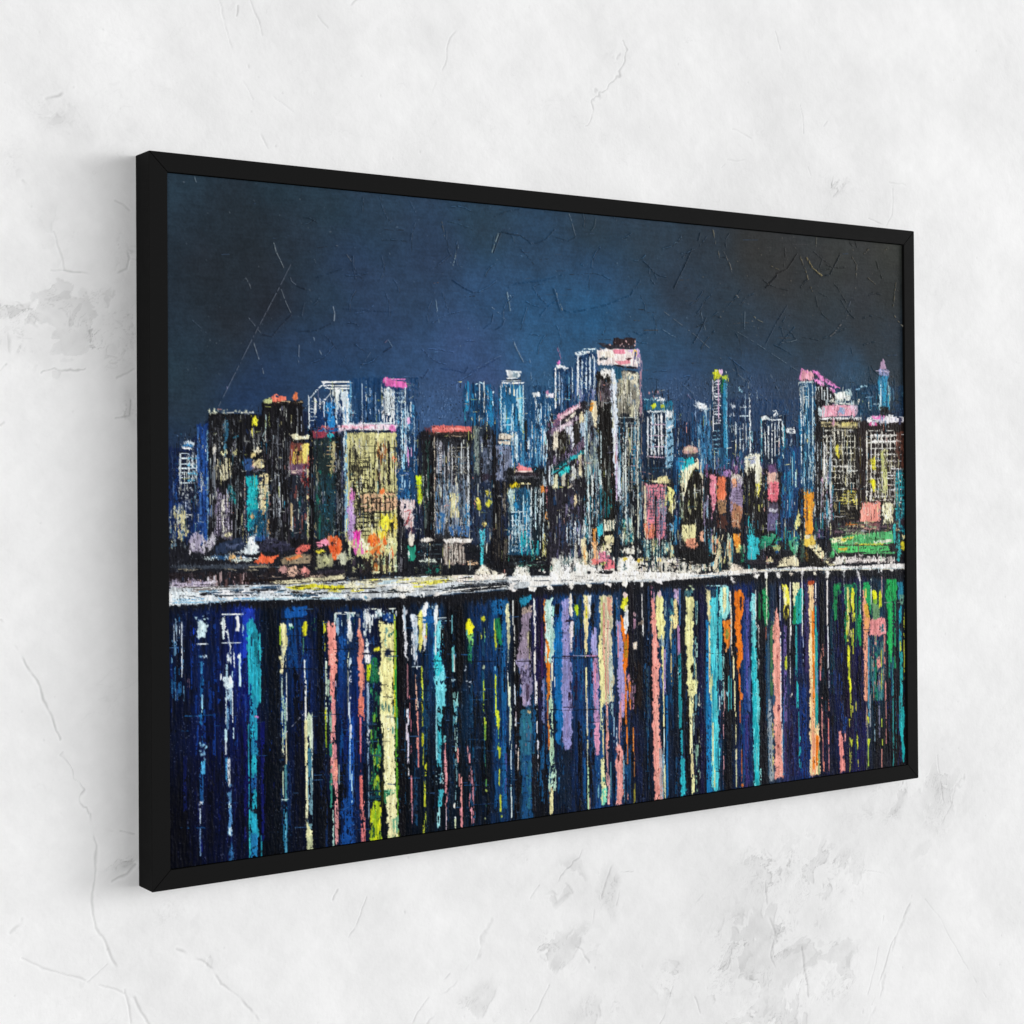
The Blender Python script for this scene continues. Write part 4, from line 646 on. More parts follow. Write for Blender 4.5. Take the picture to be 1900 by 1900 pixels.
run("""
// 600..700
V 602 1152 1176 5 dcdc28 .8;V 602 1176 1210 2 c8cc28 .6;P ec9084 1 608 1152 622 1158 624 1200 624 1256 620 1262 611 1262 609 1200;D 610 1155 620 1165 5 1.5 14202c;V 616 1255 1300 8 ec8c84 .95;V 616.5 1290 1345 5 e88c84 .9;V 605 1218 1340 4 cce0cc .6;V 610 1240 1310 6 a8c8ac .5;V 604 1310 1335 3 d8dc18 .9;V 604.5 1335 1400 2 a8c818 .7
V 622 1262 1275 2.4 e0b8c8;V 618 1290 1380 8 e08c8c .75;V 616 1345 1460 7 e4908c .75;V 622 1380 1460 6 d0808c .6;V 622.5 1410 1450 7 ec9480 .95;V 624 1450 1570 6 e09494 .75;V 613 1290 1400 4 88b8a0 .6;V 613.5 1380 1500 6 2c8c74 .45;V 618 1490 1580 3 b0dcd0 .5;V 629 1420 1470 2 a0b8b0 .5
P 104c98 .7 628 1180 640 1178 640 1240 628 1240;H 618 660 1138 4 e4eae4 .75;V 622 1138 1160 5 c8dcd8 .7;V 626 1148 1178 7 8cb4d4 .85;V 634 1145 1165 2 b8d8dc .7;P e8ecea 1 644 1146 652 1144 654 1175 650 1190 645 1186 643 1160;X 640 1135 665 1150 10 9 3 .6 e8f0ec b8d4d0;V 655 1150 1170 5 1c4c30 .7;L 2.2 d0dcb4 .7 646 1188 647 1210 645 1230;P cfe4f0 .95 649 1218 652 1228 649 1240 646 1230
V 646 1225 1340 1.4 e4e4c0 .5;B 649.5 1246 1.6 1.6 f0f4f4;P d8dcf4 .95 650 1252 653 1262 650 1272 648 1262;B 648.5 1296 1.8 2.6 f0f0f4;V 648 1304 1345 3 d8e8f8 .85;V 651 1330 1500 11 104ca8 .6;V 650.5 1345 1370 4 e8f0fc .9;V 649 1365 1450 2.2 a8d4f4 .85;V 652.5 1430 1500 2.6 a0d0f0 .8;R 632 1480 656 1580 0f4898 .6;Y 628 1480 656 1580 14 18 2 .5 1c64b8 0c2c6c
P e88c78 1 664 1172 667 1158 672 1176 674 1240 673 1300 668 1300 665 1240;V 667 1148 1172 2.4 e0b0a0 .7;V 670 1295 1330 10 e87c68 .9;V 668.5 1330 1400 3.4 e07078 .85;V 675 1256 1340 2.4 c8706c .5;V 670 1435 1500 5 e8746c .9;V 673 1480 1510 7 e88480 .85;V 673.5 1505 1565 8 d87474 .75;V 669 1400 1440 1.4 90404c .5
P e8ecec .8 676 1130 688 1128 687 1150 682 1170 677 1160;X 674 1128 690 1200 14 16 3 .6 e8f0f0 c4d4d8;P ecebef 1 676 1204 684 1202 688 1212 686 1230 678 1230 676 1216;P b4d012 .95 680 1234 688 1232 688 1262 682 1264;V 682.5 1268 1340 4.6 a8bcd4 .8;V 682 1290 1420 3 88a8c8 .7;D 680 1350 686 1385 7 1.8 dce4e8;V 684 1420 1530 1.6 9cc0d8 .6
P 176840 .9 688 1222 700 1220 702 1265 688 1268;X 687 1265 704 1400 30 16 4 .55 176848 2c8c50 0f3c30 6cac30;H 672 706 1213 4 10162c .8;P e0d828 .95 692 1204 704 1200 706 1206 694 1210;X 686 1380 706 1480 30 18 4 .5 1c7c50 2c9460 8cb430;B 702 1422 4 3.4 c8d42c;B 701 1444 3 6 a8c820 .8;P a8c41c .9 690 1490 704 1485 707 1560 688 1560;X 688 1488 707 1560 16 16 4 .6 d8e018 78b024 14442c e4e428;H 686 706 1475 20 0f3c50 .5
X 690 1128 740 1145 20 8 4 .6 e4ecec a8ccd4;H 685 735 1130 3 e4ecdc .7;P 0f3a80 .9 708 1140 732 1138 732 1158 712 1152;D 694 1132 732 1154 14 1.5 d8e8f4
P ece49c 1 706 1148 712 1158 720 1160 730 1158 731 1200 730 1290 728 1330 706 1330 705 1240;P 7fb0a4 .6 714 1164 719 1164 718 1200 714 1196;P 101c38 1 711 1210 718 1204 728 1206 726 1216 714 1218;P 1c5c5c .9 720 1178 730 1172 732 1176 722 1182;P 3c8c5c .6 714 1218 726 1218 724 1224 716 1222;V 733 1170 1330 5 3c9c3c .85;V 732 1140 1240 3 b8cc38 .85;V 731.5 1235 1330 3 d4d020 .8;X 708 1300 726 1320 8 12 3 .5 2c6c6c
P ebe4aa 1 707 1325 730 1325 734 1400 735 1480 737 1520 740 1560 720 1562 716 1500 712 1440 709 1380;V 735.5 1310 1480 4 58a428 .9;V 738 1420 1520 4 6cac28 .8;X 728 1310 738 1360 6 20 3 .6 58a89c 2c6c5c;P 1c6448 .85 715 1466 724 1462 722 1476 716 1478;H 712 734 1470 8 58ac84 .5;P 78b088 .75 728 1520 738 1512 740 1548 730 1545;X 718 1545 742 1562 8 12 3 .6 2c7c50 d8dc90 184c38;V 740 1540 1562 3 98b424 .8;P 2c7c50 .6 711 1466 716 1468 716 1490 713 1490
V 709 1340 1500 5 2a2c10 .5
""")
run("""
// 737..860
V 743 1120 1560 13 0a0a10 .95;P e8e8ee .95 746 1132 754 1130 754 1170 757 1195 754 1232 750 1190 747 1160;V 750 1125 1170 5 b8ccdc .6;V 756 1232 1300 2.2 a87078 .8;V 756 1310 1345 4.4 dcdcec .95;V 754.5 1340 1375 3 e8dce8 .9;V 757 1360 1420 3.4 d8d0e8 .85;V 758 1420 1440 1.8 e8e4e8;V 759.5 1290 1335 2 c86c6c .7;V 762.5 1335 1400 2 b06474 .6;V 763.5 1435 1490 3 dc8088 .8;V 764.5 1490 1550 1.8 b87c8c .6
P ccd8e6 1 763 1140 774 1138 775 1185 772 1216 768 1240 765 1200;X 764 1140 776 1220 10 30 3 .5 e8ecf0 88acc4;P dcd468 1 776 1140 786 1130 786 1180 780 1212 776 1200;P e8a070 .8 785 1154 793 1156 791 1190 786 1186;V 791 1156 1180 2.6 a8c83c .7;V 773 1212 1245 2.4 e8e8ec .7;H 764 784 1237 2 c8dce4 .6;V 772 1250 1330 3 d8a48c .65;V 775 1290 1320 3.4 c8bcac .7
V 774.5 1318 1390 4 e08c80 .95;V 776 1385 1425 2.4 e08078 .9;P d8d41c .95 781 1300 785 1310 784 1330 782 1318;V 783 1236 1300 4 c8d838 .65;V 784 1328 1350 2 c8cc28 .7;V 784 1360 1385 4 ccd024 .85;V 785 1385 1420 2 a8b428 .7;V 789.5 1415 1445 4 d0d420 .8;V 788 1445 1495 4 c4cc2c .6;V 788 1505 1545 6 b0c030 .45;V 786 1530 1548 3 ccd038 .7
P e8ecec 1 784 1136 787 1118 793 1118 794 1130 790 1160 789 1200 786 1210 785 1170;H 784 806 1150 13 0f589c .7;D 792 1123 806 1130 6 1.1 c8e8f4
P e8f0f0 1 807 1122 812 1122 812 1160 814 1190 809 1180 806 1150;P 6ccfdc .95 806 1160 816 1150 817 1190 818 1230 826 1240 828 1270 826 1310 809 1312 806 1240;P 2cc0cc .9 808 1210 818 1208 822 1240 814 1256 808 1240;X 806 1150 822 1210 12 20 3 .5 b0e4ec 48bccc;V 808 1160 1215 2 f0f8f8 .7;H 805 832 1147 2.4 dceff4 .7;H 815 840 1152 1.6 88b8cc .7
V 823 1165 1225 9 0b0b10 .95;V 829 1190 1235 4 6ca4c4 .6;V 838.5 1140 1200 2.6 70c0cc .7;V 840.5 1200 1248 4.6 64c4c8 .9;V 842.5 1215 1246 2 e8f0e8 .8;B 845 1215 2.4 4 5ca8d8 .8;V 831 1110 1170 6 0c0c12 .9;V 852 1120 1270 14 0b0b0f .85;V 815 1285 1345 13 58c4d4 .7;V 814 1325 1420 8 48b8cc .5;V 809.5 1290 1420 3 90dce8 .7;V 815 1355 1385 8 30b4c4 .7;V 817 1410 1450 5 3c9cb4 .5;P 3cb0c0 .85 812 1466 822 1464 820 1490 815 1505 812 1490;V 813.5 1500 1535 5 9cdce0 .7;D 808 1430 826 1460 14 1.3 b8e4e8
V 825 1365 1378 5 70c4cc .7;P e89498 1 826 1378 829 1376 830 1410 830 1460 828 1510 826 1460 825 1410;V 828 1500 1540 2 c8b4c0 .6;B 840 1262 3 1.6 b8dce8;B 842 1261 2 1.4 b8dce8;V 845 1283 1310 10 8cccc8 .6;V 844 1300 1345 8 60b0c0 .55;V 846 1330 1400 6 a0c8c4 .45;V 849 1388 1420 3.4 ec9890 .9;V 852 1420 1460 2.4 e08c84 .7;V 855.5 1440 1535 3.4 e89490 .8;P e89098 1 853 1500 858 1498 858 1534 855 1534;V 846 1410 1500 5 6c98a4 .35;V 843 1490 1500 3 f0ece0;V 844.5 1518 1538 3.4 d8e4b8 .9;B 843 1518 2 2 e8f0f0
V 832 1240 1520 10 0a1420 .6
// 860..950
P e8e018 1 866 1150 874 1148 876 1160 879 1166 877 1178 868 1180 865 1166;P 7cc464 .9 867 1178 878 1176 878 1200 870 1196;V 872 1195 1230 8 1f7c54 .6;V 866 1168 1190 3 68b8b8 .7;P d4d428 .85 892 1144 899 1143 900 1150 896 1154 892 1150;V 893 1155 1185 2 c8d038 .7;V 899.5 1160 1185 2 a8c83c .7;V 897 1170 1200 5 3c8c78 .6
B 898 1238 2.6 4 a8b89c .8;V 897 1260 1320 2.4 a0c030 .8;B 898.5 1280 2 2.4 e0e83c;V 868 1385 1410 2 e89ca0 .7;V 871 1395 1420 3 e8949c .9;V 872 1420 1450 4 e49ca0 .7;V 872 1450 1500 4 dc8c98 .5;V 876 1430 1530 6 c88090 .35;V 874 1500 1530 4 d8909c .7;D 862 1236 876 1275 7 1.4 c8d4e0
V 900 1326 1345 4 b4cc34 .9;V 900 1345 1372 3.4 7cac38 .8;V 900 1372 1440 1.4 3c7c5c .6;V 901 1445 1460 3.4 5ca050 .7;B 903 1466 2.2 2.4 b0c454;V 902 1480 1510 1.8 2c6c48 .6;B 902 1519 1.6 2 c0d090
P 0f5a94 .85 912 1114 940 1112 940 1140 912 1142;V 934 1150 1500 8 115c98 .7;V 919 1240 1500 7 0f4c88 .6;P 177848 .95 918 1148 926 1146 932 1170 930 1200 924 1190 919 1170;V 917 1148 1170 1.8 d8dc58;P d8dc1c 1 917 1166 920 1170 921 1196 918 1210 917 1190;V 919.5 1252 1330 2.8 cce028 .95;B 919 1240 2 4 60b0e0 .7;P ccdc28 1 922 1316 927 1320 927 1345 924 1356 921 1340;V 925 1356 1385 1.6 70b454 .7;P c4d828 1 923 1384 928 1386 927 1405 924 1410;V 926 1425 1460 2.6 c0d430 .85;V 928.5 1476 1510 3.4 c4d02c .85;B 930 1513 2 2.6 d0dc30
P e0dcac 1 939 1126 943 1118 945 1140 947 1180 943 1200 942 1228 940 1190;V 942 1226 1262 2 e4f0f4 .7;V 944.5 1262 1312 5 dce4c4 .85;V 947 1310 1390 4.6 c8dcc4 .6;V 946 1325 1375 2 e8ecd0 .8;V 948 1390 1480 1.8 d4e8f4 .75;V 948 1460 1475 4 88b8bc .6;V 949 1475 1520 2.2 dcecec .85
V 938 1400 1470 5 3c4c94 .5
""")
run("""
// 950..1100
V 949 1110 1140 8 0d0d12 .9;V 957 1110 1520 9 0c0b10 .9;V 951.5 1115 1160 2.4 dce0dc .7;V 954 1160 1250 2 e4e4dc .75;V 955 1270 1320 2.4 d0dce8 .8;V 957 1320 1400 1.8 c0b0b8 .6;V 961 1380 1430 2.2 e8d8c8 .7;V 956 1330 1350 3 e0e8ec .7
P 1a84a8 .95 962 1110 986 1104 984 1118 966 1126;P a89488 .95 967 1128 986 1124 985 1140 968 1142;P 8c7c90 1 967 1140 984 1136 984 1200 987 1224 958 1226 962 1205 966 1180;V 980 1170 1222 6 a49c78 .75;P 8c84a8 1 958 1224 988 1222 988 1262 984 1310 969 1310 966 1262;X 960 1228 988 1270 16 10 5 .5 3c3450 b0a0b8 5c5474;V 979 1268 1300 6 4c3c54 .8;H 958 988 1227 2.4 2a2430 .8;V 972 1270 1306 6 a894b4 .7
P 24607c 1 965 1318 984 1312 986 1400 986 1500 972 1506 968 1420 964 1360;X 966 1318 987 1440 16 24 6 .55 2c8094 1c4c70 2c6c94 74606c;B 981 1320 5 3.4 d8bc88 .7;R 968 1400 989 1520 13487a .7;Y 966 1320 988 1500 16 16 1.6 .5 143048 3c8ca4
V 983 1148 1260 4 100f15 .9;V 991 1110 1135 3.4 e4e8e4 .9;V 992 1130 1165 4.6 ece8e4 .95;V 993 1160 1200 2.6 f0ece8 .8;V 992 1205 1250 4 e4dcd4 .8;V 993 1250 1310 2 e8e8f4 .85;V 995 1262 1310 3 ece8ec .9;V 996 1310 1360 2 dce0ec .75;P e8e8f4 .95 997 1372 1001 1376 1000 1388 998 1402;V 998 1400 1430 2 dcdce8 .7;V 1001 1105 1300 6 150f28 .9;V 1005 1150 1260 5 3c1c50 .8;V 1007 1262 1340 6 6c78a8 .75;V 1008 1262 1300 3 9c90c0 .5;V 990 1400 1510 8 14131c .8
P e07818 1 1008 1112 1011 1112 1013 1150 1015 1180 1020 1192 1020 1260 1018 1300 1014 1300 1012 1200 1009 1150;V 1017 1190 1240 7 f07c14 .95;V 1016 1300 1345 2.6 b06038 .7;V 1016.5 1335 1350 3 d88c38 .7;V 1018.5 1345 1395 3.4 dc7424 .8;B 1018 1381 3 4 b86434;P e8781c 1 1017 1456 1021 1454 1023 1464 1020 1472;V 1021 1478 1490 2 e8841c;V 1022 1495 1510 4 ecb048 .9
P bce4d8 1 1012 1112 1024 1110 1025 1140 1028 1180 1027 1212 1020 1232 1014 1180;X 1012 1112 1028 1230 16 26 3 .6 e8f0e8 9cd4c8 e0ecec;V 1024 1218 1262 3.4 e8e4c8 .75;V 1022 1262 1300 3.4 d0ccb0 .7;V 1029 1255 1275 1.6 f0f4f4;V 1022 1296 1420 8 b8dcb8 .6;V 1024 1380 1430 9 a0ccac .65;V 1025 1430 1468 13 b4d8c0 .85;V 1023 1465 1512 7 e4dca0 .85;V 1027 1400 1445 6 2c5c64 .5
V 1033 1120 1140 10 0e0d14 .9;P 0a64a8 1 1028 1160 1044 1130 1044 1310 1040 1380 1032 1375 1030 1240;P 8888c0 1 1042 1118 1055 1108 1056 1180 1060 1240 1062 1300 1062 1370 1058 1390 1050 1392 1045 1370 1042 1280;V 1050 1130 1220 8 9488bc .6;V 1052 1240 1370 9 988cc4 .5;H 1047 1064 1152 4 24182c .85;H 1042 1066 1218 2.4 2c2038 .7;H 1044 1066 1313 3 1c1830 .7;X 1056 1225 1066 1320 12 20 3 .5 2c2034
P e4d8c8 1 1055 1104 1061 1102 1063 1150 1058 1142 1054 1118;P d8ccd0 .95 1057 1154 1064 1154 1064 1190 1061 1210 1057 1200;P b4d41c .95 1066 1120 1072 1124 1076 1122 1076 1138 1071 1142 1066 1130;X 1064 1100 1078 1180 10 24 4 .6 101014 14281c 1c3c3c;V 1068 1180 1300 5 1c1430 .7;V 1078 1200 1300 7 0f4c80 .7;V 1079 1270 1290 7 2c2860 .7;P 0d1c30 .9 1038 1388 1060 1395 1058 1500 1036 1500
P ecd89c 1 1083 1106 1094 1104 1092 1150 1090 1210 1086 1205 1084 1150;P e8ecec .85 1089 1106 1096 1105 1095 1140 1092 1150;V 1087.5 1125 1150 3 dcd420 .9;V 1087 1200 1222 3 e8dc98 .8;V 1087.5 1236 1300 3 e8e0a8 .85;V 1088 1262 1275 4 ece4b4;V 1089 1290 1360 2.6 e0d4c0 .75;V 1090 1350 1420 2.4 e0dca8 .7;V 1091 1420 1505 2.6 b8dca8 .8;V 1094 1480 1500 2 e8bcb0 .8;V 1076 1340 1510 8 0d0d14 .8;V 1084 1330 1500 6 12508c .6
P 9c98cc 1 1098 1162 1106 1166 1108 1200 1107 1216 1100 1216 1096 1190;V 1100 1150 1180 3 0f1014 .7;H 1088 1110 1217 2 d888b0 .8;P b488b4 .95 1100 1220 1109 1220 1112 1300 1111 1350 1102 1345 1100 1290;V 1104 1230 1300 3 e088a4 .8;V 1108 1250 1320 4 8c90c4 .6;V 1098 1220 1320 5 2870ac .7;P d890b0 1 1105 1342 1112 1340 1113 1380 1110 1402 1104 1400 1102 1370;V 1110 1405 1480 3 6ca8b8 .5;V 1100 1395 1420 6 0f0f1c .8;H 1090 1112 1316 2 241c30 .7;H 1090 1112 1340 2 1a1830 .7;V 1108 1400 1500 9 124484 .6
// 1100..1200
P c8c09c 1 1112 1104 1122 1106 1132 1102 1136 1110 1135 1180 1138 1260 1138 1300 1122 1310 1118 1240 1114 1160;P dc9c84 .8 1126 1108 1136 1106 1134 1150 1128 1140;V 1120 1120 1240 4 e0a088 .7;V 1128 1150 1290 4 e4a898 .75;V 1116 1106 1180 3 b0c068 .7;V 1131 1160 1260 5 d8d0b4 .6;V 1133 1215 1300 7 bcccc4 .8;P e8e09c 1 1112 1180 1116 1172 1119 1200 1122 1262 1121 1310 1114 1316 1112 1240;V 1123 1200 1300 2 c87c6c .6
V 1116 1310 1360 5 dce0a8 .8;V 1119 1350 1400 2.6 e8dc98 .9;P e4e4a4 1 1115 1408 1121 1404 1124 1440 1125 1480 1116 1496 1116 1440;P 70c8a8 .85 1116 1465 1126 1460 1126 1490 1116 1497;B 1119 1446 2.6 5 2c8c84;V 1126 1300 1360 4 dc9c90 .85;V 1127 1356 1395 6 e8988c .95;V 1126.5 1395 1460 4 d89c98 .6;V 1130 1440 1480 4 c89c9c .7;V 1129 1470 1494 4 e4a49c .9;V 1134 1295 1360 7 a0c4cc .45;V 1139 1330 1390 2 90bcd8 .6;V 1133 1400 1480 2 4c8c9c .5
V 1140 1120 1180 4 101820 .9;V 1144 1110 1160 5 9ca0c0 .4;P 9c94cc 1 1145 1156 1152 1148 1154 1180 1158 1230 1160 1300 1160 1330 1150 1330 1147 1280 1146 1220;V 1146.5 1160 1220 2 e094a4 .8;V 1155 1285 1320 7 cc98c8 .8;P dcdc28 1 1153 1118 1158 1104 1165 1106 1165 1124 1158 1134 1152 1126;P ece8b8 .95 1158 1124 1166 1122 1166 1134 1158 1136;P ecd0c8 .9 1156 1102 1160 1096 1166 1104 1160 1110;P e8ecee 1 1158 1136 1166 1132 1166 1160 1163 1176 1160 1190 1157 1160
P e87014 1 1153 1140 1157 1148 1160 1186 1165 1170 1168 1200 1166 1220 1162 1240 1163 1300 1160 1300 1157 1240 1154 1190;V 1161 1190 1220 5 c48c18 .8;V 1161 1290 1345 4 e4741c .9;V 1163 1345 1380 3 dc7420 .85;V 1164 1380 1420 2.2 b8642c .8;P e89890 1 1143 1386 1147 1380 1153 1384 1156 1400 1155 1490 1144 1494 1143 1440;P 38181c .85 1146 1396 1150 1392 1149 1410 1146 1418;V 1157 1400 1490 3 7cacc4 .6;V 1149 1320 1380 2 e0948c .8;V 1144 1350 1385 2 d8dce8 .6;V 1151 1300 1370 4 e09898 .5
V 1170 1080 1300 10 14131a .85;B 1177 1140 3 4 c8a0a8 .8;V 1177 1148 1166 5 a87c94 .6;P dcccb8 .95 1174 1192 1182 1190 1182 1202 1178 1206 1174 1202;V 1191 1100 1150 1.8 e0dcd8 .8;V 1192.5 1145 1182 2.6 d8d8d4 .85;X 1184 1130 1192 1160 4 10 3 .5 b09c88;V 1184 1230 1320 16 1b1414 .8;P d88c98 .9 1163 1254 1166 1250 1168 1262 1170 1270 1166 1276;V 1168 1262 1320 3.4 e07820 .9;V 1164 1280 1300 3.4 8c88c4 .7;X 1168 1250 1180 1320 14 14 2 .5 9c748c;V 1175 1350 1395 2.2 e0802c .9;V 1177 1395 1440 1.6 b87430 .7;V 1177 1450 1490 3.4 8c8428 .7;V 1165 1470 1484 2 d89084 .8;V 1201 1240 1360 6 2c4858 .5;V 1203 1090 1240 4 1c3458 .6;V 1202 1180 1190 2 6c84a8
""")
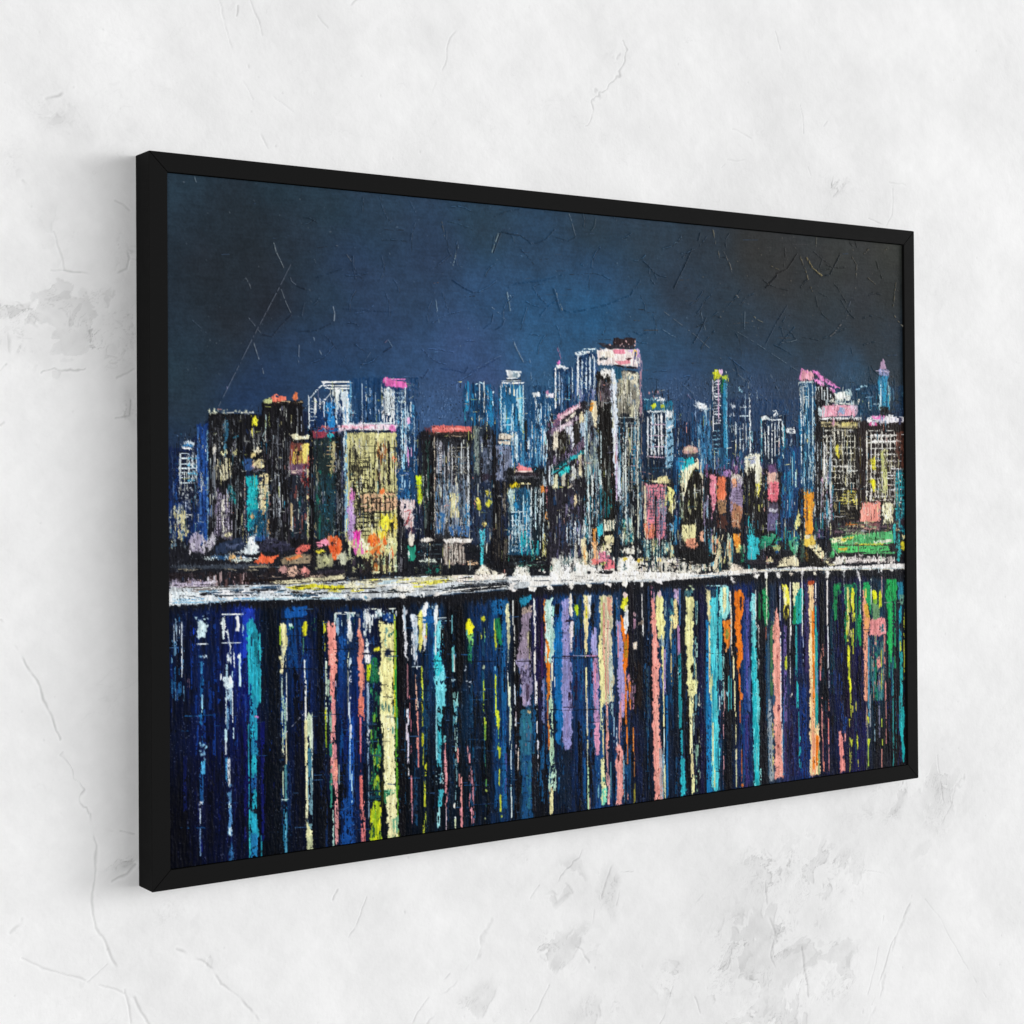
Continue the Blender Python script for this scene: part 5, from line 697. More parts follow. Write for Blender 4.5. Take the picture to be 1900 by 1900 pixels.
run("""
// 1200..1310
P ea9488 1 1208 1120 1213 1104 1217 1140 1220 1180 1222 1220 1226 1236 1222 1260 1223 1320 1225 1380 1228 1440 1230 1483 1214 1486 1213 1400 1210 1260 1209 1180;V 1208.5 1085 1130 1.6 d87c94 .8;V 1213 1095 1120 2 b88ca8 .8;V 1226 1390 1484 6 b0a0a0 .8;V 1230 1400 1484 3 5c98b8 .6;V 1218 1250 1460 6 f0a494 .5
P ece494 1 1216 1106 1222 1096 1229 1110 1231 1140 1234 1180 1230 1190 1220 1180 1217 1140;P d8bcc8 .9 1219 1100 1224 1094 1228 1108 1222 1110;V 1229 1180 1262 5 e8dc88 .95;V 1228 1178 1200 9 88a4b0 .6;V 1231 1260 1350 3 e8e0a4 .9;V 1232 1350 1420 2.4 c8dcd8 .8;V 1233 1420 1485 3.4 d8dcb0 .9;V 1233 1200 1290 4 a88cbc .8;V 1226 1240 1290 4 3c64a4 .7;V 1237 1290 1480 4 0f68a8 .8;V 1236 1180 1260 3 3c6ca8 .6
V 1234 1115 1144 5 7c98a0 .5;P ecdc98 1 1243 1144 1247 1140 1245 1190 1244 1206 1242 1180;V 1245 1210 1262 2.2 e4cc88 .8;V 1245.5 1250 1275 1.4 d8b868 .7;X 1241 1110 1252 1158 10 14 3 .6 4c98a0 20606c 90ccc4;P ecd490 1 1251 1112 1257 1104 1259 1150 1256 1166 1246 1170 1250 1150;P b098bc .95 1250 1094 1262 1092 1263 1130 1258 1120 1252 1108;V 1259 1160 1220 5 a878a4 .9;V 1261 1092 1160 4 2c5c90 .8;V 1250 1180 1240 7 0f4c7c .8;V 1261 1210 1300 5 1c8494 .8
V 1261 1240 1290 5 28a4b0 .85;V 1262 1290 1350 6 1ea0ac .85;V 1264 1350 1400 4.6 1e9cac .9;V 1264.5 1400 1420 4 1c84a8 .8;P 22aab8 1 1262 1408 1269 1404 1271 1440 1273 1474 1265 1478 1263 1440;V 1258 1240 1330 1.6 c8dce0 .4;V 1268 1230 1300 8 101016 .8;V 1254 1230 1480 8 0e1626 .7;V 1276 1300 1480 8 0f0d12 .8
P e8e49c 1 1272 1108 1286 1106 1286 1150 1284 1190 1286 1230 1286 1262 1293 1262 1292 1290 1276 1290 1273 1230;P 3c6c74 .9 1271 1096 1284 1094 1286 1106 1272 1108;D 1272 1088 1286 1096 8 1.6 c8d8a8;P 14120f .95 1280 1238 1286 1230 1288 1244 1282 1248;X 1288 1110 1294 1260 14 26 2 .5 3c8490 a0ccc0;V 1291 1230 1290 2.4 c8d4a4 .6;V 1282 1280 1330 8 e4e0a0 .9;V 1286.5 1325 1400 4 98b4b0 .5;V 1282 1330 1400 5 ece4a8 .95;V 1284 1400 1440 5 e8dca0 .9;V 1286 1440 1475 6 e8e8a4 .95;V 1291 1290 1330 5 5c8c98 .7;B 1298 1308 2 3.4 f0e8c8;V 1299 1310 1400 2 e0e0b8 .45;V 1294 1380 1470 7 90c0a8 .35;V 1296 1350 1480 8 100f16 .5
X 1296 1260 1303 1460 14 20 2 .4 c8ccb0 8c9c98;V 1301 1100 1480 8 141436 .8
// 1310..1430
V 1312 1150 1480 6 0c74b0 .95;V 1318 1290 1480 5 1078b4 .9;P e0d8a0 .95 1309 1092 1318 1094 1320 1140 1316 1160 1311 1140;P 1c4058 .8 1319 1092 1328 1094 1326 1106 1318 1106;P 44c4d0 1 1318 1112 1330 1108 1330 1200 1332 1300 1334 1400 1334 1466 1322 1470 1321 1380 1319 1280 1316 1180;V 1316 1160 1290 3.4 e4d8a0 .8;V 1320 1250 1300 5 d4dc9c .8;V 1322 1300 1420 3.4 d0d8a8 .8;V 1325 1420 1460 4 d8e0a0 .7;X 1320 1120 1333 1460 18 60 3 .5 28a8c0 6cd8dc 1c90b0;V 1331 1150 1470 2 0f5c74 .5
P 8cd8d4 1 1334 1090 1350 1088 1354 1110 1353 1140 1348 1150 1336 1146;P ece4a4 .95 1340 1092 1348 1090 1347 1130 1342 1140;V 1336 1140 1260 6 3cb8c4 .9;V 1330 1085 1140 3 3cb4c4 .8;H 1310 1348 1087 2.4 a8dce0 .7;P e87c1c 1 1342 1152 1354 1148 1356 1170 1354 1190 1350 1206 1344 1190 1341 1170;P 8c9038 .8 1346 1168 1352 1166 1352 1186 1347 1184;V 1347 1200 1215 4 c88c58 .8;V 1342 1210 1300 4 7cb4b0 .6;V 1339 1250 1310 3 8cccd4 .6;V 1344 1262 1320 2 d8a4a0 .7;V 1342 1320 1460 1.6 c88c94 .7;V 1335 1290 1320 2 d0e4e8 .7;V 1347 1225 1300 8 0f0e12 .85
B 1349 1287 2.4 5 80c4d4;V 1352 1255 1320 3 3cb0b8 .5;V 1356.5 1260 1320 1.8 3cb8c0 .6;B 1348 1335 3 3 e0b8c8;V 1351 1320 1480 10 0f0e14 .8
L 2.6 f0e0c8 .9 1354 1094 1355 1120 1357 1150 1357 1200 1359 1215;V 1361 1212 1262 3.4 e8dca4 .9;V 1363 1262 1320 2.6 e4dca4 .8;V 1365 1320 1380 1.8 e4dca0 .8;V 1366 1390 1410 3 e8e0b0 .85;V 1366 1410 1460 2 dcdca8 .8;V 1360 1092 1220 4 0e0d12 .9
P ee7410 1 1363 1094 1374 1096 1380 1106 1380 1136 1376 1150 1377 1190 1378 1222 1374 1236 1372 1250 1368 1232 1365 1180;P 2c1c24 .95 1372 1106 1376 1108 1376 1130 1373 1134;V 1372 1250 1285 3.4 e06c14 .9;P e47424 .95 1371 1282 1378 1288 1378 1298 1373 1300;V 1373 1296 1340 2.6 c85c20 .85;V 1376 1390 1450 2 b86030 .6;B 1378 1456 2.6 4 d8702c
V 1382 1140 1440 9 143c84 .6;V 1386 1110 1300 7 4c4c9c .8;V 1390 1240 1320 4 3c5c9c .8;V 1386 1320 1460 8 342c6c .8;V 1381 1100 1200 5 1c3c7c .6
P 5cc8cc 1 1393 1102 1403 1104 1402 1160 1402 1200 1405 1240 1409 1300 1409 1380 1410 1456 1400 1460 1399 1380 1396 1300 1394 1200;P 94d8dc .8 1394 1104 1402 1106 1401 1150 1395 1150;V 1399 1200 1350 8 1cb8c4 .85;V 1403 1340 1456 8 1cb4c0 .8;V 1411 1400 1456 3.4 7cc4c0 .8;V 1402 1094 1160 1.6 e8e8e0 .8;B 1406 1162 2.4 4 f0e4e0
P 1a8c50 .95 1414 1096 1422 1090 1427 1110 1426 1150 1420 1164 1416 1150;V 1409 1100 1150 4 145c34 .8;V 1422 1062 1165 2.2 dcdcc0 .85;V 1421 1160 1185 3 7c4438 .6;V 1408 1165 1240 2 e4dcd4 .6;V 1414 1170 1460 12 12131a .75;V 1425 1160 1440 4 34546c .7
// 1430..1540
V 1431 1150 1290 5 40744c .7;P 8c98a0 .95 1424 1300 1430 1296 1434 1400 1436 1448 1428 1450 1426 1380;V 1436 1100 1160 4 7c8c94 .6;P ea9888 1 1434 1160 1440 1126 1446 1150 1448 1240 1450 1340 1452 1442 1438 1446 1437 1340 1435 1240;V 1434 1340 1445 2.6 c8b868 .7;B 1443 1218 1.5 3.4 7c2c34;B 1445 1313 2 6 6c3044;B 1444 1383 1.5 3 8c3438;V 1448 1170 1340 2 e4ecf0 .8;V 1447 1080 1150 1.6 dce4ec .8;V 1451 1340 1440 1.8 e8e4e4 .7;V 1454 1290 1440 4 1c6494 .8
P ece044 1 1452 1084 1463 1086 1465 1120 1462 1140 1457 1150 1454 1120;P ece8b4 .8 1453 1090 1458 1090 1459 1126 1454 1120;X 1453 1120 1466 1165 14 14 2.4 .6 14130f d8cc38 2c2a18;V 1456 1160 1340 6 645494 .75;V 1458 1215 1245 4 c8d030 .8;V 1457 1340 1440 6 382c5c .6;V 1466 1078 1160 2.2 e8e4e0 .85;V 1467 1160 1180 3 e8e4dc;V 1466 1180 1270 1.8 c8c8cc .7;B 1468 1290 1.4 3 e8e0d8
P ece8ac 1 1470 1082 1482 1080 1484 1090 1478 1104 1475 1130 1471 1120;P 16a098 1 1480 1094 1489 1092 1489 1130 1488 1156 1478 1160 1471 1156 1473 1130;P 1c8c4c .8 1471 1130 1476 1124 1478 1158 1472 1156;V 1477 1160 1270 3.4 1c9ca0 .8;V 1479.5 1265 1315 4 22b4b8 .95;V 1482 1320 1400 1.8 1c8c9c .6;V 1484 1366 1376 3 2cc4c8 .8;P 1ca4b0 .85 1481 1384 1488 1386 1487 1400 1482 1404;V 1484 1405 1434 4 1ca0b0 .6;V 1488 1066 1180 1.8 e8e4e4 .8;V 1490 1180 1270 1.4 a0b4d8 .5;B 1493 1291 1.8 1.8 f4f8fc
V 1496 1090 1250 8 342c5c .8;V 1490 1270 1440 14 123478 .6
P f8cc94 1 1499 1084 1508 1082 1509 1130 1509 1170 1512 1180 1512 1230 1513 1300 1520 1360 1521 1436 1504 1440 1503 1360 1502 1240 1501 1160;P b84418 .9 1499 1078 1510 1078 1508 1086 1500 1086;V 1508 1130 1240 5 ec7c14 .95;V 1510 1230 1330 6 f07c1c .95;V 1505 1180 1240 3 f8dcac .8;V 1508 1280 1360 5 f8b080 .8;V 1516 1360 1420 6 ee7410 .95;V 1509 1360 1440 7 f4a47c .85;V 1509 1405 1430 4 f0801c .8;V 1519 1380 1436 2.4 5c9c68 .8
V 1513 1078 1140 2.2 e8e8e8 .85;V 1513 1125 1180 3.4 1c9ca4 .85;V 1514 1170 1350 5.4 18a4a0 .9;V 1515 1230 1290 4 5c90b8 .5;V 1524 1080 1240 8 0e0e12 .85;X 1522 1190 1528 1380 12 20 2 .5 6c5c54 c87c70;V 1525 1290 1370 2.2 d08480 .8;V 1527 1370 1420 1.6 b87074 .6;V 1528 1414 1434 3 d8806c .8;V 1522 1245 1262 1.8 e88898;V 1534.5 1074 1160 2.8 e8e0dc .95;V 1536 1160 1240 2.4 d8dce4 .9;V 1538 1240 1275 1.6 a0a8b8 .8;V 1538 1296 1320 1.8 c87468 .8;V 1537 1330 1385 2.4 d8746c .85;V 1538 1385 1430 1.8 c87c84 .7
// 1540..1680
P 137444 .9 1546 1084 1560 1082 1560 1102 1550 1106 1548 1140 1545 1130;B 1553 1090 5 5 14944c;V 1566 1062 1090 1.8 d8dcdc .8;V 1567 1090 1160 1.6 a8c4b8 .7;X 1545 1190 1570 1300 10 40 4 .5 14306c 0f1c44;P 157c50 .85 1567 1084 1588 1082 1590 1100 1576 1110 1572 1180 1568 1200
P e0d47c .95 1571 1090 1575 1088 1576 1130 1575 1190 1572 1160;P dcdc28 .95 1580 1090 1584 1092 1586 1130 1582 1140 1578 1120;X 1571 1110 1584 1200 16 16 3.4 .65 ccd42c e8e07c 94b02c;V 1574 1196 1240 5 d4d820 .9;V 1583 1165 1215 2 c8cc28 .8;V 1575 1235 1262 3.4 b8c824 .9;P d8e41c 1 1575 1256 1579 1260 1580 1274 1577 1288 1575 1280;V 1578 1288 1330 3 b8c42c .6;V 1582 1310 1322 2 d0d048 .7;V 1577 1334 1350 3.4 c8c82c .6;V 1578 1370 1430 5 a0a838 .45;P c4d030 .9 1577 1372 1582 1372 1581 1386 1578 1384;V 1588 1300 1320 2 c0b858 .7;P d0dc24 .95 1589 1362 1592 1366 1592 1390 1590 1392;V 1592 1410 1430 2 c0c038 .6
V 1588 1082 1200 4 146c4c .7;P 149850 .95 1591 1142 1597 1138 1596 1170 1594 1190 1591 1170;L 3.4 e8e4e4 .9 1590 1056 1593 1068 1596 1078;V 1596 1076 1150 2 b8ccc8 .7;V 1586 1250 1270 1.4 d0b4b0 .6
P eb9c7c .95 1601 1096 1605 1082 1610 1140 1612 1260 1611 1300 1603 1300 1602 1180;P 16a054 .95 1602 1080 1614 1080 1616 1120 1614 1142 1608 1120 1602 1096;P ecb43c .95 1603 1120 1610 1118 1612 1160 1606 1158;P f0a064 .9 1604 1146 1613 1146 1612 1172 1605 1172;V 1606 1090 1110 3 d8d458 .8;X 1603 1172 1612 1300 12 18 2.6 .6 2c1c20 a87050;P ea9090 1 1613 1150 1622 1144 1642 1148 1644 1176 1630 1180 1614 1178;P 2c6c78 .9 1632 1158 1640 1158 1640 1172 1633 1174
P e0e416 1 1618 1096 1622 1094 1628 1098 1628 1112 1620 1114;V 1633 1094 1128 5 d8e01c .9;P 7cb438 .9 1618 1112 1628 1112 1627 1146 1620 1142;P 6c9c6c .8 1616 1120 1630 1120 1632 1146 1620 1150;V 1616 1070 1120 1.8 d0e4d8 .8;V 1636 1066 1110 2 c8a0a4 .8;B 1635 1061 2.6 5 ece8e8;B 1615 1058 2.4 3 ece8e8;X 1612 1178 1642 1300 40 40 3.4 .6 1c6470 5c8c80 b88878 145058 2c7c84;P e08c84 .85 1626 1222 1632 1216 1634 1236 1627 1244;V 1624 1176 1200 4 c89084 .8;V 1635 1205 1280 1.6 c8c828 .8;V 1641 1180 1255 3 c87c74 .8;V 1611 1180 1330 3.4 4c94b0 .7
V 1608 1300 1360 3 c8a088 .5;V 1614 1290 1350 3 8c949c .7;V 1609 1310 1430 3 787c70 .6;P d0dc30 .9 1609 1328 1613 1330 1613 1342 1610 1342;P c4d82c .95 1610 1370 1615 1372 1612 1388 1610 1384;V 1611 1386 1425 2.4 98b83c .8;V 1643 1265 1300 2.6 d8847c .9;V 1644 1300 1380 1.6 c07c78 .6;V 1636 1332 1350 2 b0c83c .8;V 1637 1370 1385 2 b8cc3c;V 1636 1385 1428 1.6 d0887c .8;V 1623 1340 1375 1.6 8cb0c0 .6;V 1631 1250 1370 3 6c6c88 .5
P 14a850 1 1644 1076 1664 1074 1664 1108 1656 1116 1656 1200 1654 1216 1648 1214 1647 1140 1644 1112;X 1644 1074 1664 1116 12 16 4 .5 0f5c38 1cac58;V 1651 1110 1230 6 1cb85c .8;V 1595 1084 1200 4 149850 .8;V 1550 1084 1150 6 148c4c .7;V 1660 1110 1240 4 148c58 .6;V 1625 1180 1300 5 147c5c .5;H 1640 1672 1118 1.6 8c9c94 .6;V 1650 1215 1260 3 127c6c .7;V 1656 1220 1290 5 1c6c78 .5;V 1657 1300 1420 3 1c7c7c .5;V 1657 1240 1420 1.4 2ca0a0 .5
P 1c7c98 .9 1664 1080 1676 1078 1676 1110 1668 1112 1666 1096;P 5c8c78 .8 1668 1104 1677 1104 1676 1124 1669 1122;V 1670 1124 1180 5 1c9cb0 .7;V 1677 1120 1260 2 c8cc38 .5;V 1670 1172 1220 5 1c94a4 .75;P c8d438 .9 1669 1190 1671 1188 1673 1206 1670 1210;V 1672 1210 1262 5.4 1ca4a4 .85;V 1672 1262 1310 5 1ea4a8 .8;P 16a4a8 1 1671 1310 1677 1312 1678 1340 1677 1370 1678 1414 1675 1414 1672 1370 1670 1340;V 1669 1290 1360 2.6 1c8c94 .7;V 1662 1300 1400 2 146c74 .5
P ec8c84 1 1557 1360 1560 1354 1564 1366 1566 1400 1566 1430 1559 1434 1557 1400;V 1568 1356 1376 2.4 e09088 .9;V 1567 1400 1430 2 d88480 .6;B 1564 1404 2.4 4 1c1438;X 1560 1300 1572 1360 6 30 4 .4 143c80
""")
run("""
// light drips from the quay
D 640 1102 646 1108 1 1 ffffff;B 647 1107 5.5 6 e8e6dc;B 647 1108 2.4 3 1c3048;B 678 1108 8.5 6.6 e8e8e4;B 678 1109 4 3.4 5c90a8;B 716 1104 3.4 5 e4e8e4;B 747 1105 7 5.4 f0ece4;B 782 1104 4 4.6 e4e8e8;B 782 1105 2 2.4 14202c;B 809 1103 5.4 4.6 ece8e4
P ece8e4 1 944 1082 956 1080 950 1096 946 1094;P ece4e0 1 948 1092 962 1094 952 1099;P ece8e0 1 980 1088 996 1090 992 1098 984 1096;P f0ece4 1 1014 1086 1024 1086 1026 1094 1018 1095;P f0ece4 1 1054 1080 1066 1080 1065 1090 1060 1094 1055 1090;P ece8dc 1 1087 1082 1098 1084 1096 1090 1088 1088;P f0ece8 1 1121 1081 1134 1082 1134 1090 1129 1086 1122 1086;P f0ece0 1 1154 1078 1165 1078 1165 1086 1162 1090 1155 1084;P f0ece4 1 1187 1080 1193 1080 1192 1090 1188 1089;P f0ecec 1 1216 1074 1230 1072 1228 1084 1218 1082
P f0ece8 1 1355 1070 1361 1070 1364 1080 1361 1082;P ece8e0 1 1398 1064 1408 1066 1404 1076 1400 1072;P f0ece4 1 1418 1062 1424 1062 1424 1074 1420 1073;P f0ece4 1 1442 1061 1449 1061 1448 1072 1444 1072;B 1467 1064 2.4 4 f4e4d0;B 1488 1063 2.4 6 f0ece8;B 1511 1063 2.6 5.4 f4e8d0;P ece8e0 1 1532 1059 1539 1058 1537 1074 1534 1072;B 1565 1059 4.4 2.6 ece8e4;B 1655 1057 4 2.4 e8e8e4
""")
# --- hundreds of quick knife and brush-tip marks over the buildings
for _ in range(5200):
    x, y = rng.uniform(316, 1678), rng.uniform(690, 1060)
    if y > 990 and (x < 720 or rng.random() < 0.5):
        continue
    i, j = G(x, y)
    i, j = int(i), int(j)
    if not (3 < i < NX - 8 and 3 < j < NY - 8):
        continue
    loc = col[j, i].copy()
    near = col[j, int(np.clip(i + rng.integers(-7, 8), 0, NX - 1))].copy()
    if y < 800 and loc[2] > loc[0] * 1.35 and abs(loc - near).sum() < 0.12:
        continue            # leave the open sky alone
    k = rng.random()
    if k < 0.40:
        c = np.array([.05, .05, .06]) * rng.uniform(.6, 1.6)
    elif k < 0.62:
        c = np.array([.86, .88, .84]) * rng.uniform(.75, 1.05)
    elif k < 0.82:
        c = np.clip(near * 1.5 + .08, 0, .95)
    else:
        c = hexc(('2c8cae', 'd8d090', '7c7c9c', 'c8dce4', '1c5a7c', 'd89080', 'a8b060')[rng.integers(0, 7)])
    if rng.random() < 0.74:
        l_ = rng.uniform(5, 26)
        stroke(x, y, x + rng.uniform(-.6, .8), min(y + l_, 1066), rng.uniform(.5, 1.4), c, rng.uniform(.5, .95), 0.5, 1.0)
    else:
        l_ = rng.uniform(3, 13)
        stroke(x, y, x + l_, y + rng.uniform(-2.5, 1.5), rng.uniform(.5, 1.3), c, rng.uniform(.5, .95), 0.5, 1.0)
run("""
L 1.3 16262c .8 1150 965 1190 1010 1204 1050;L 1.3 16262c .8 1240 1000 1215 1030 1200 1060;L 1.2 16262c .8 1180 900 1150 960 1130 1010;L 1.2 14222a .8 1196 935 1240 930;L 1.3 16262c .8 1165 1050 1195 1010 1238 1004
L 1.4 14222a .8 1290 1030 1330 1062;L 1.3 14222a .8 1340 1040 1322 1066;L 1.2 2c3c44 .8 1225 895 1196 940
P f6f2ea 1 1030 1056 1060 1042 1100 1052 1142 1060 1180 1058 1196 1062 1240 1063 1290 1063 1300 1067 1180 1074 1060 1076 1010 1078;P f4f0e8 .9 1150 1044 1170 1036 1184 1046 1160 1058;X 1024 1030 1090 1070 26 22 3.4 .8 f4f0e8 e8ece4;X 1030 1020 1300 1060 46 20 2 .7 14222a 1c4450 14141a
B 1092 1063 5 3 1c1c22;P 18181c .95 1102 1064 1120 1058 1140 1060 1132 1066;B 1060 1061 4 2 3a3a3c;Y 1180 1040 1310 1062 30 9 3 .8 14161a f4ece0 c8b8a8 2a2a30;P 141416 .95 1262 1026 1300 1020 1330 1030 1322 1044 1286 1048 1262 1040
H 313 640 1086 2 2a2628 .5;H 400 560 1106 2 14161c .7;H 640 760 1100 2.6 14161c .7;Y 660 1086 940 1098 26 20 2 .85 14161c 2c3438;Y 330 1088 640 1110 30 26 1.8 .8 14161c 3c4c58 24405c;Y 640 1066 940 1084 24 18 1.7 .8 1c1c20 4c4c48 8c8878;H 330 470 1090 2.2 3c3430 .7;H 560 700 1093 2 1a1a1e .7;H 950 1100 1078 1.8 3c4450 .6;H 1010 1180 1070 1.6 8c8c8c .5;P 101218 .95 850 1092 900 1086 940 1084 930 1090 880 1096;H 690 800 1086 3 f4f0e8 .8
L 1.6 f2eee4 .9 826 1098 870 1092 905 1089 940 1087
// creases that cross the reflections
L 1.6 080a10 .8 520 1202 600 1206 660 1204;L 1.4 080a10 .7 520 1240 620 1242;L 1.3 3c5c7c .4 600 1192 700 1194;L 1.5 0a0c14 .8 800 1226 870 1228 950 1226;L 1.3 0c0e16 .8 1020 1220 1060 1222 1110 1219;L 1.3 a8a4c4 .5 1030 1216 1108 1217
L 1.4 0c0e16 .7 960 1314 1060 1318 1110 1316;L 1.3 0c0e16 .7 800 1418 880 1416 960 1418;L 1.3 0a1018 .7 780 1462 900 1458;L 1.3 9ca0b0 .5 524 1366 566 1322;L 1.2 6c7488 .5 1372 1272 1400 1290;L 1.2 0c1020 .7 1458 1350 1500 1388;L 1.4 0a0c12 .7 700 1208 760 1210
Y 520 1130 960 1560 140 24 1.3 .5 060a14 0a1428 2a4c74;Y 960 1110 1680 1460 70 16 1.2 .4 060a14 2c2c48
""")
# dragged, half-dry paint: the brush pulls neighbouring colours over each other
rows = np.arange(NY)[:, None]
cols_ = np.arange(NX)[None, :]
sky_end = np.interp(np.arange(NX), [G(x, y)[0] for x, y in ((313, 800), (390, 750), (560, 725), (760, 690), (860, 700), (1000, 680), (1110, 620), (1200, 700), (1330, 680), (1500, 680), (1681, 670))],
                    [G(x, y)[1] for x, y in ((313, 800), (390, 750), (560, 725), (760, 690), (860, 700), (1000, 680), (1110, 620), (1200, 700), (1330, 680), (1500, 680), (1681, 670))])[None, :]
act = ss((rows - sky_end) / 30)


def drag(ax, ay, fx, fy, mask):
    sx = np.clip(np.rint(cols_ + ax * (fx - 0.5) * 2), 0, NX - 1).astype(int)
    sy = np.clip(np.rint(rows + ay * (fy - 0.5) * 2), 0, NY - 1).astype(int)
    new = col[sy, sx]
    newh = hgt[sy, sx]
    m3 = mask[..., None]
    return col * (1 - m3) + new * m3, hgt * (1 - mask) + newh * mask


wat = ss((rows - ed) / 8)
quay = ss((rows - ed + 62) / 8) * ss((ed + 6 - rows) / 6) * 0.9
FA, FB = field(SH, 2.4, 2.0, 1), field(SH, 3.0, 2.2, 1)
FC = field(SH, 7, 2.0, 2)
col, hgt = drag(1.1, 2.6, FA, FC, 0.75 * act * (1 - quay) * ss((MV - 0.42) * 4) * (1 - 0.55 * wat))
col, hgt = drag(4.0, 0.8, field(SH, 2.0, 7, 2), FA, act * quay * ss((MI - 0.4) * 4) * 0.7)
col, hgt = drag(1.5, 1.6, FB, FA, act * ss((MI - 0.5) * 4) * 0.5 * (1 - 0.6 * wat))
# flecks of a neighbouring colour caught on the weave
fl_ = (field(SH, 2.2, 1.8, 1) > 0.93) & (MI > 0.45)
col, hgt = drag(9, 7, FC, FB, (act * fl_ * 0.5 * (1 - 0.5 * wat)).astype(np.float32))
# scumbled light and dark specks
sp = field(SH, 2.6, 1.9, 1)
col += (act * ss((sp - 0.93) * 14) * ss((MV - 0.35) * 3) * 0.16)[..., None] * np.array([.95, 1, 1.05], np.float32)
col *= (1 - act * ss((0.10 - sp) * 14) * ss((MI - 0.3) * 3) * 0.5)[..., None]
col *= (1 + 0.10 * (FA - 0.5) + 0.08 * (FC - 0.5) * act)[..., None]
hgt += act * (0.35 * (FC - 0.5) + 0.25 * (sp - 0.5))
# canvas weave and bristle tracks catch the light
wv = (np.sin(np.arange(NX) * 2.1)[None, :] * 0.5 + np.sin(np.arange(NY) * 2.1)[:, None] * 0.5)
hgt += 0.06 * wv
gr = col.mean(-1, keepdims=True)
col = np.clip(gr + (col - gr) * (0.93 + 0.07 * (1 - act[..., None])), 0.012, 0.95)

# ------------------------------------------------------------------ the plaster wall: relief and wear
_tab = np.random.default_rng(5).random((256, 256)).astype(np.float32)


def vn(X, Y, f, seed=0):
    x, y = X * f + seed * 17.3, Y * f + seed * 9.1
    xi, yi = np.floor(x).astype(int), np.floor(y).astype(int)
    fx, fy = x - xi, y - yi
    fx, fy = fx * fx * (3 - 2 * fx), fy * fy * (3 - 2 * fy)
    g = lambda a, b: _tab[b & 255, a & 255]
    return ((g(xi, yi) * (1 - fx) + g(xi + 1, yi) * fx) * (1 - fy)
            + (g(xi, yi + 1) * (1 - fx) + g(xi + 1, yi + 1) * fx) * fy)


def fbm(X, Y, f, o=4, seed=0, gain=0.5):
    r, a, t = 0, 1.0, 0
    for k in range(o):
        r = r + a * vn(X, Y, f, seed + 3 * k)
        t += a
        a *= gain
        f *= 2.03
    return r / t


def axis(lo, hi, n, far):
    """dense between lo and hi, a few far steps beyond"""
    core = np.linspace(lo, hi, n)
    st = core[1] - core[0]
    out, p, k = [], 0.0, st
    while p < far:
        k *= 1.25
        p += k
        out.append(p)
    out = np.array(out)
    return np.concatenate([lo - out[::-1], core, hi + out])


def wp(px, py):
    return plane_pt(px, py, -D)


xs_ = [wp(a, b)[0] for a in (-20, 1920) for b in (-20, 1920)]
ys_ = [wp(a, b)[1] for a in (-20, 1920) for b in (-20, 1920)]
wx = axis(min(xs_), max(xs_), 1500, 9.0)
wy = axis(min(ys_), max(ys_), 1420, 9.0)
WX, WY = np.meshgrid(wx, wy)
WX = WX.astype(np.float32)
WY = WY.astype(np.float32)
alb = 0.825 + 0.035 * (fbm(WX, WY, 3.0, 4, 1) - 0.5) + 0.13 * (fbm(WX + 0.4 * WY, WY, 9, 4, 2) - 0.5)
alb += 0.045 * (fbm(WX * 1.6 + WY, WY - WX, 40, 3, 3) - 0.5)
relief = 0.0012 * (fbm(WX, WY, 6, 4, 4) - 0.5) + 0.0005 * (fbm(WX, WY, 60, 3, 5) - 0.5)
wdx = 0.020 * (fbm(WX, WY, 22, 3, 6) - 0.5)
wdy = 0.020 * (fbm(WX, WY, 22, 3, 7) - 0.5)


def soft_mask(spots):
    m = np.zeros_like(WX)
    for px, py, rx, ry, s in spots:
        x, y = wp(px, py)
        x2, _ = wp(px + rx, py)
        _, y2 = wp(px, py - ry)
        q = ((WX + wdx * 2 - x) / (x2 - x)) ** 2 + ((WY + wdy * 2 - y) / (y2 - y)) ** 2
        m = np.maximum(m, s * np.exp(-q))
    return m


# places where the top coat has flaked or was trowelled rough (photo x y, radii, strength)
rough = soft_mask([(130, 545, 70, 55, 1), (60, 620, 70, 40, .9), (170, 640, 70, 60, .85), (30, 565, 40, 18, 1), (110, 680, 70, 20, .95),
                   (235, 620, 25, 60, .8), (240, 760, 25, 40, .6), (100, 215, 60, 50, .45), (140, 262, 40, 40, .4), (110, 430, 60, 60, .45),
                   (240, 250, 30, 30, .3), (25, 300, 40, 60, .35), (195, 545, 60, 40, .7), (245, 480, 16, 60, .5),
                   (1040, 1770, 60, 45, .9), (1050, 1635, 40, 40, .8), (1130, 1650, 22, 60, .65), (900, 1860, 40, 50, .75),
                   (1460, 1600, 90, 60, .75), (1420, 1760, 120, 90, .9), (1540, 1640, 70, 60, .7), (1350, 1790, 60, 70, .8), (1530, 1800, 60, 80, .85),
                   (1660, 1450, 60, 60, .6), (1740, 1480, 60, 90, .5), (1720, 1590, 30, 30, .4), (1640, 1500, 40, 30, .7), (1750, 1400, 30, 50, .4),
                   (1250, 1820, 50, 60, .5), (970, 1570, 50, 30, .4), (310, 1700, 70, 60, .35), (400, 1790, 30, 30, .35), (30, 1740, 40, 40, .45),
                   (225, 1610, 40, 25, .5), (1555, 345, 40, 30, .4), (1150, 105, 30, 25, .35), (830, 130, 20, 60, .25), (1640, 380, 30, 40, .25),
                   (1280, 75, 20, 15, .4), (1380, 290, 40, 20, .2), (1100, 1880, 60, 30, .6), (1460, 1880, 120, 40, .8)])
q1x, q1y = 0.070 * (fbm(WX, WY, 11, 3, 21) - 0.5), 0.070 * (fbm(WX, WY, 11, 3, 22) - 0.5)
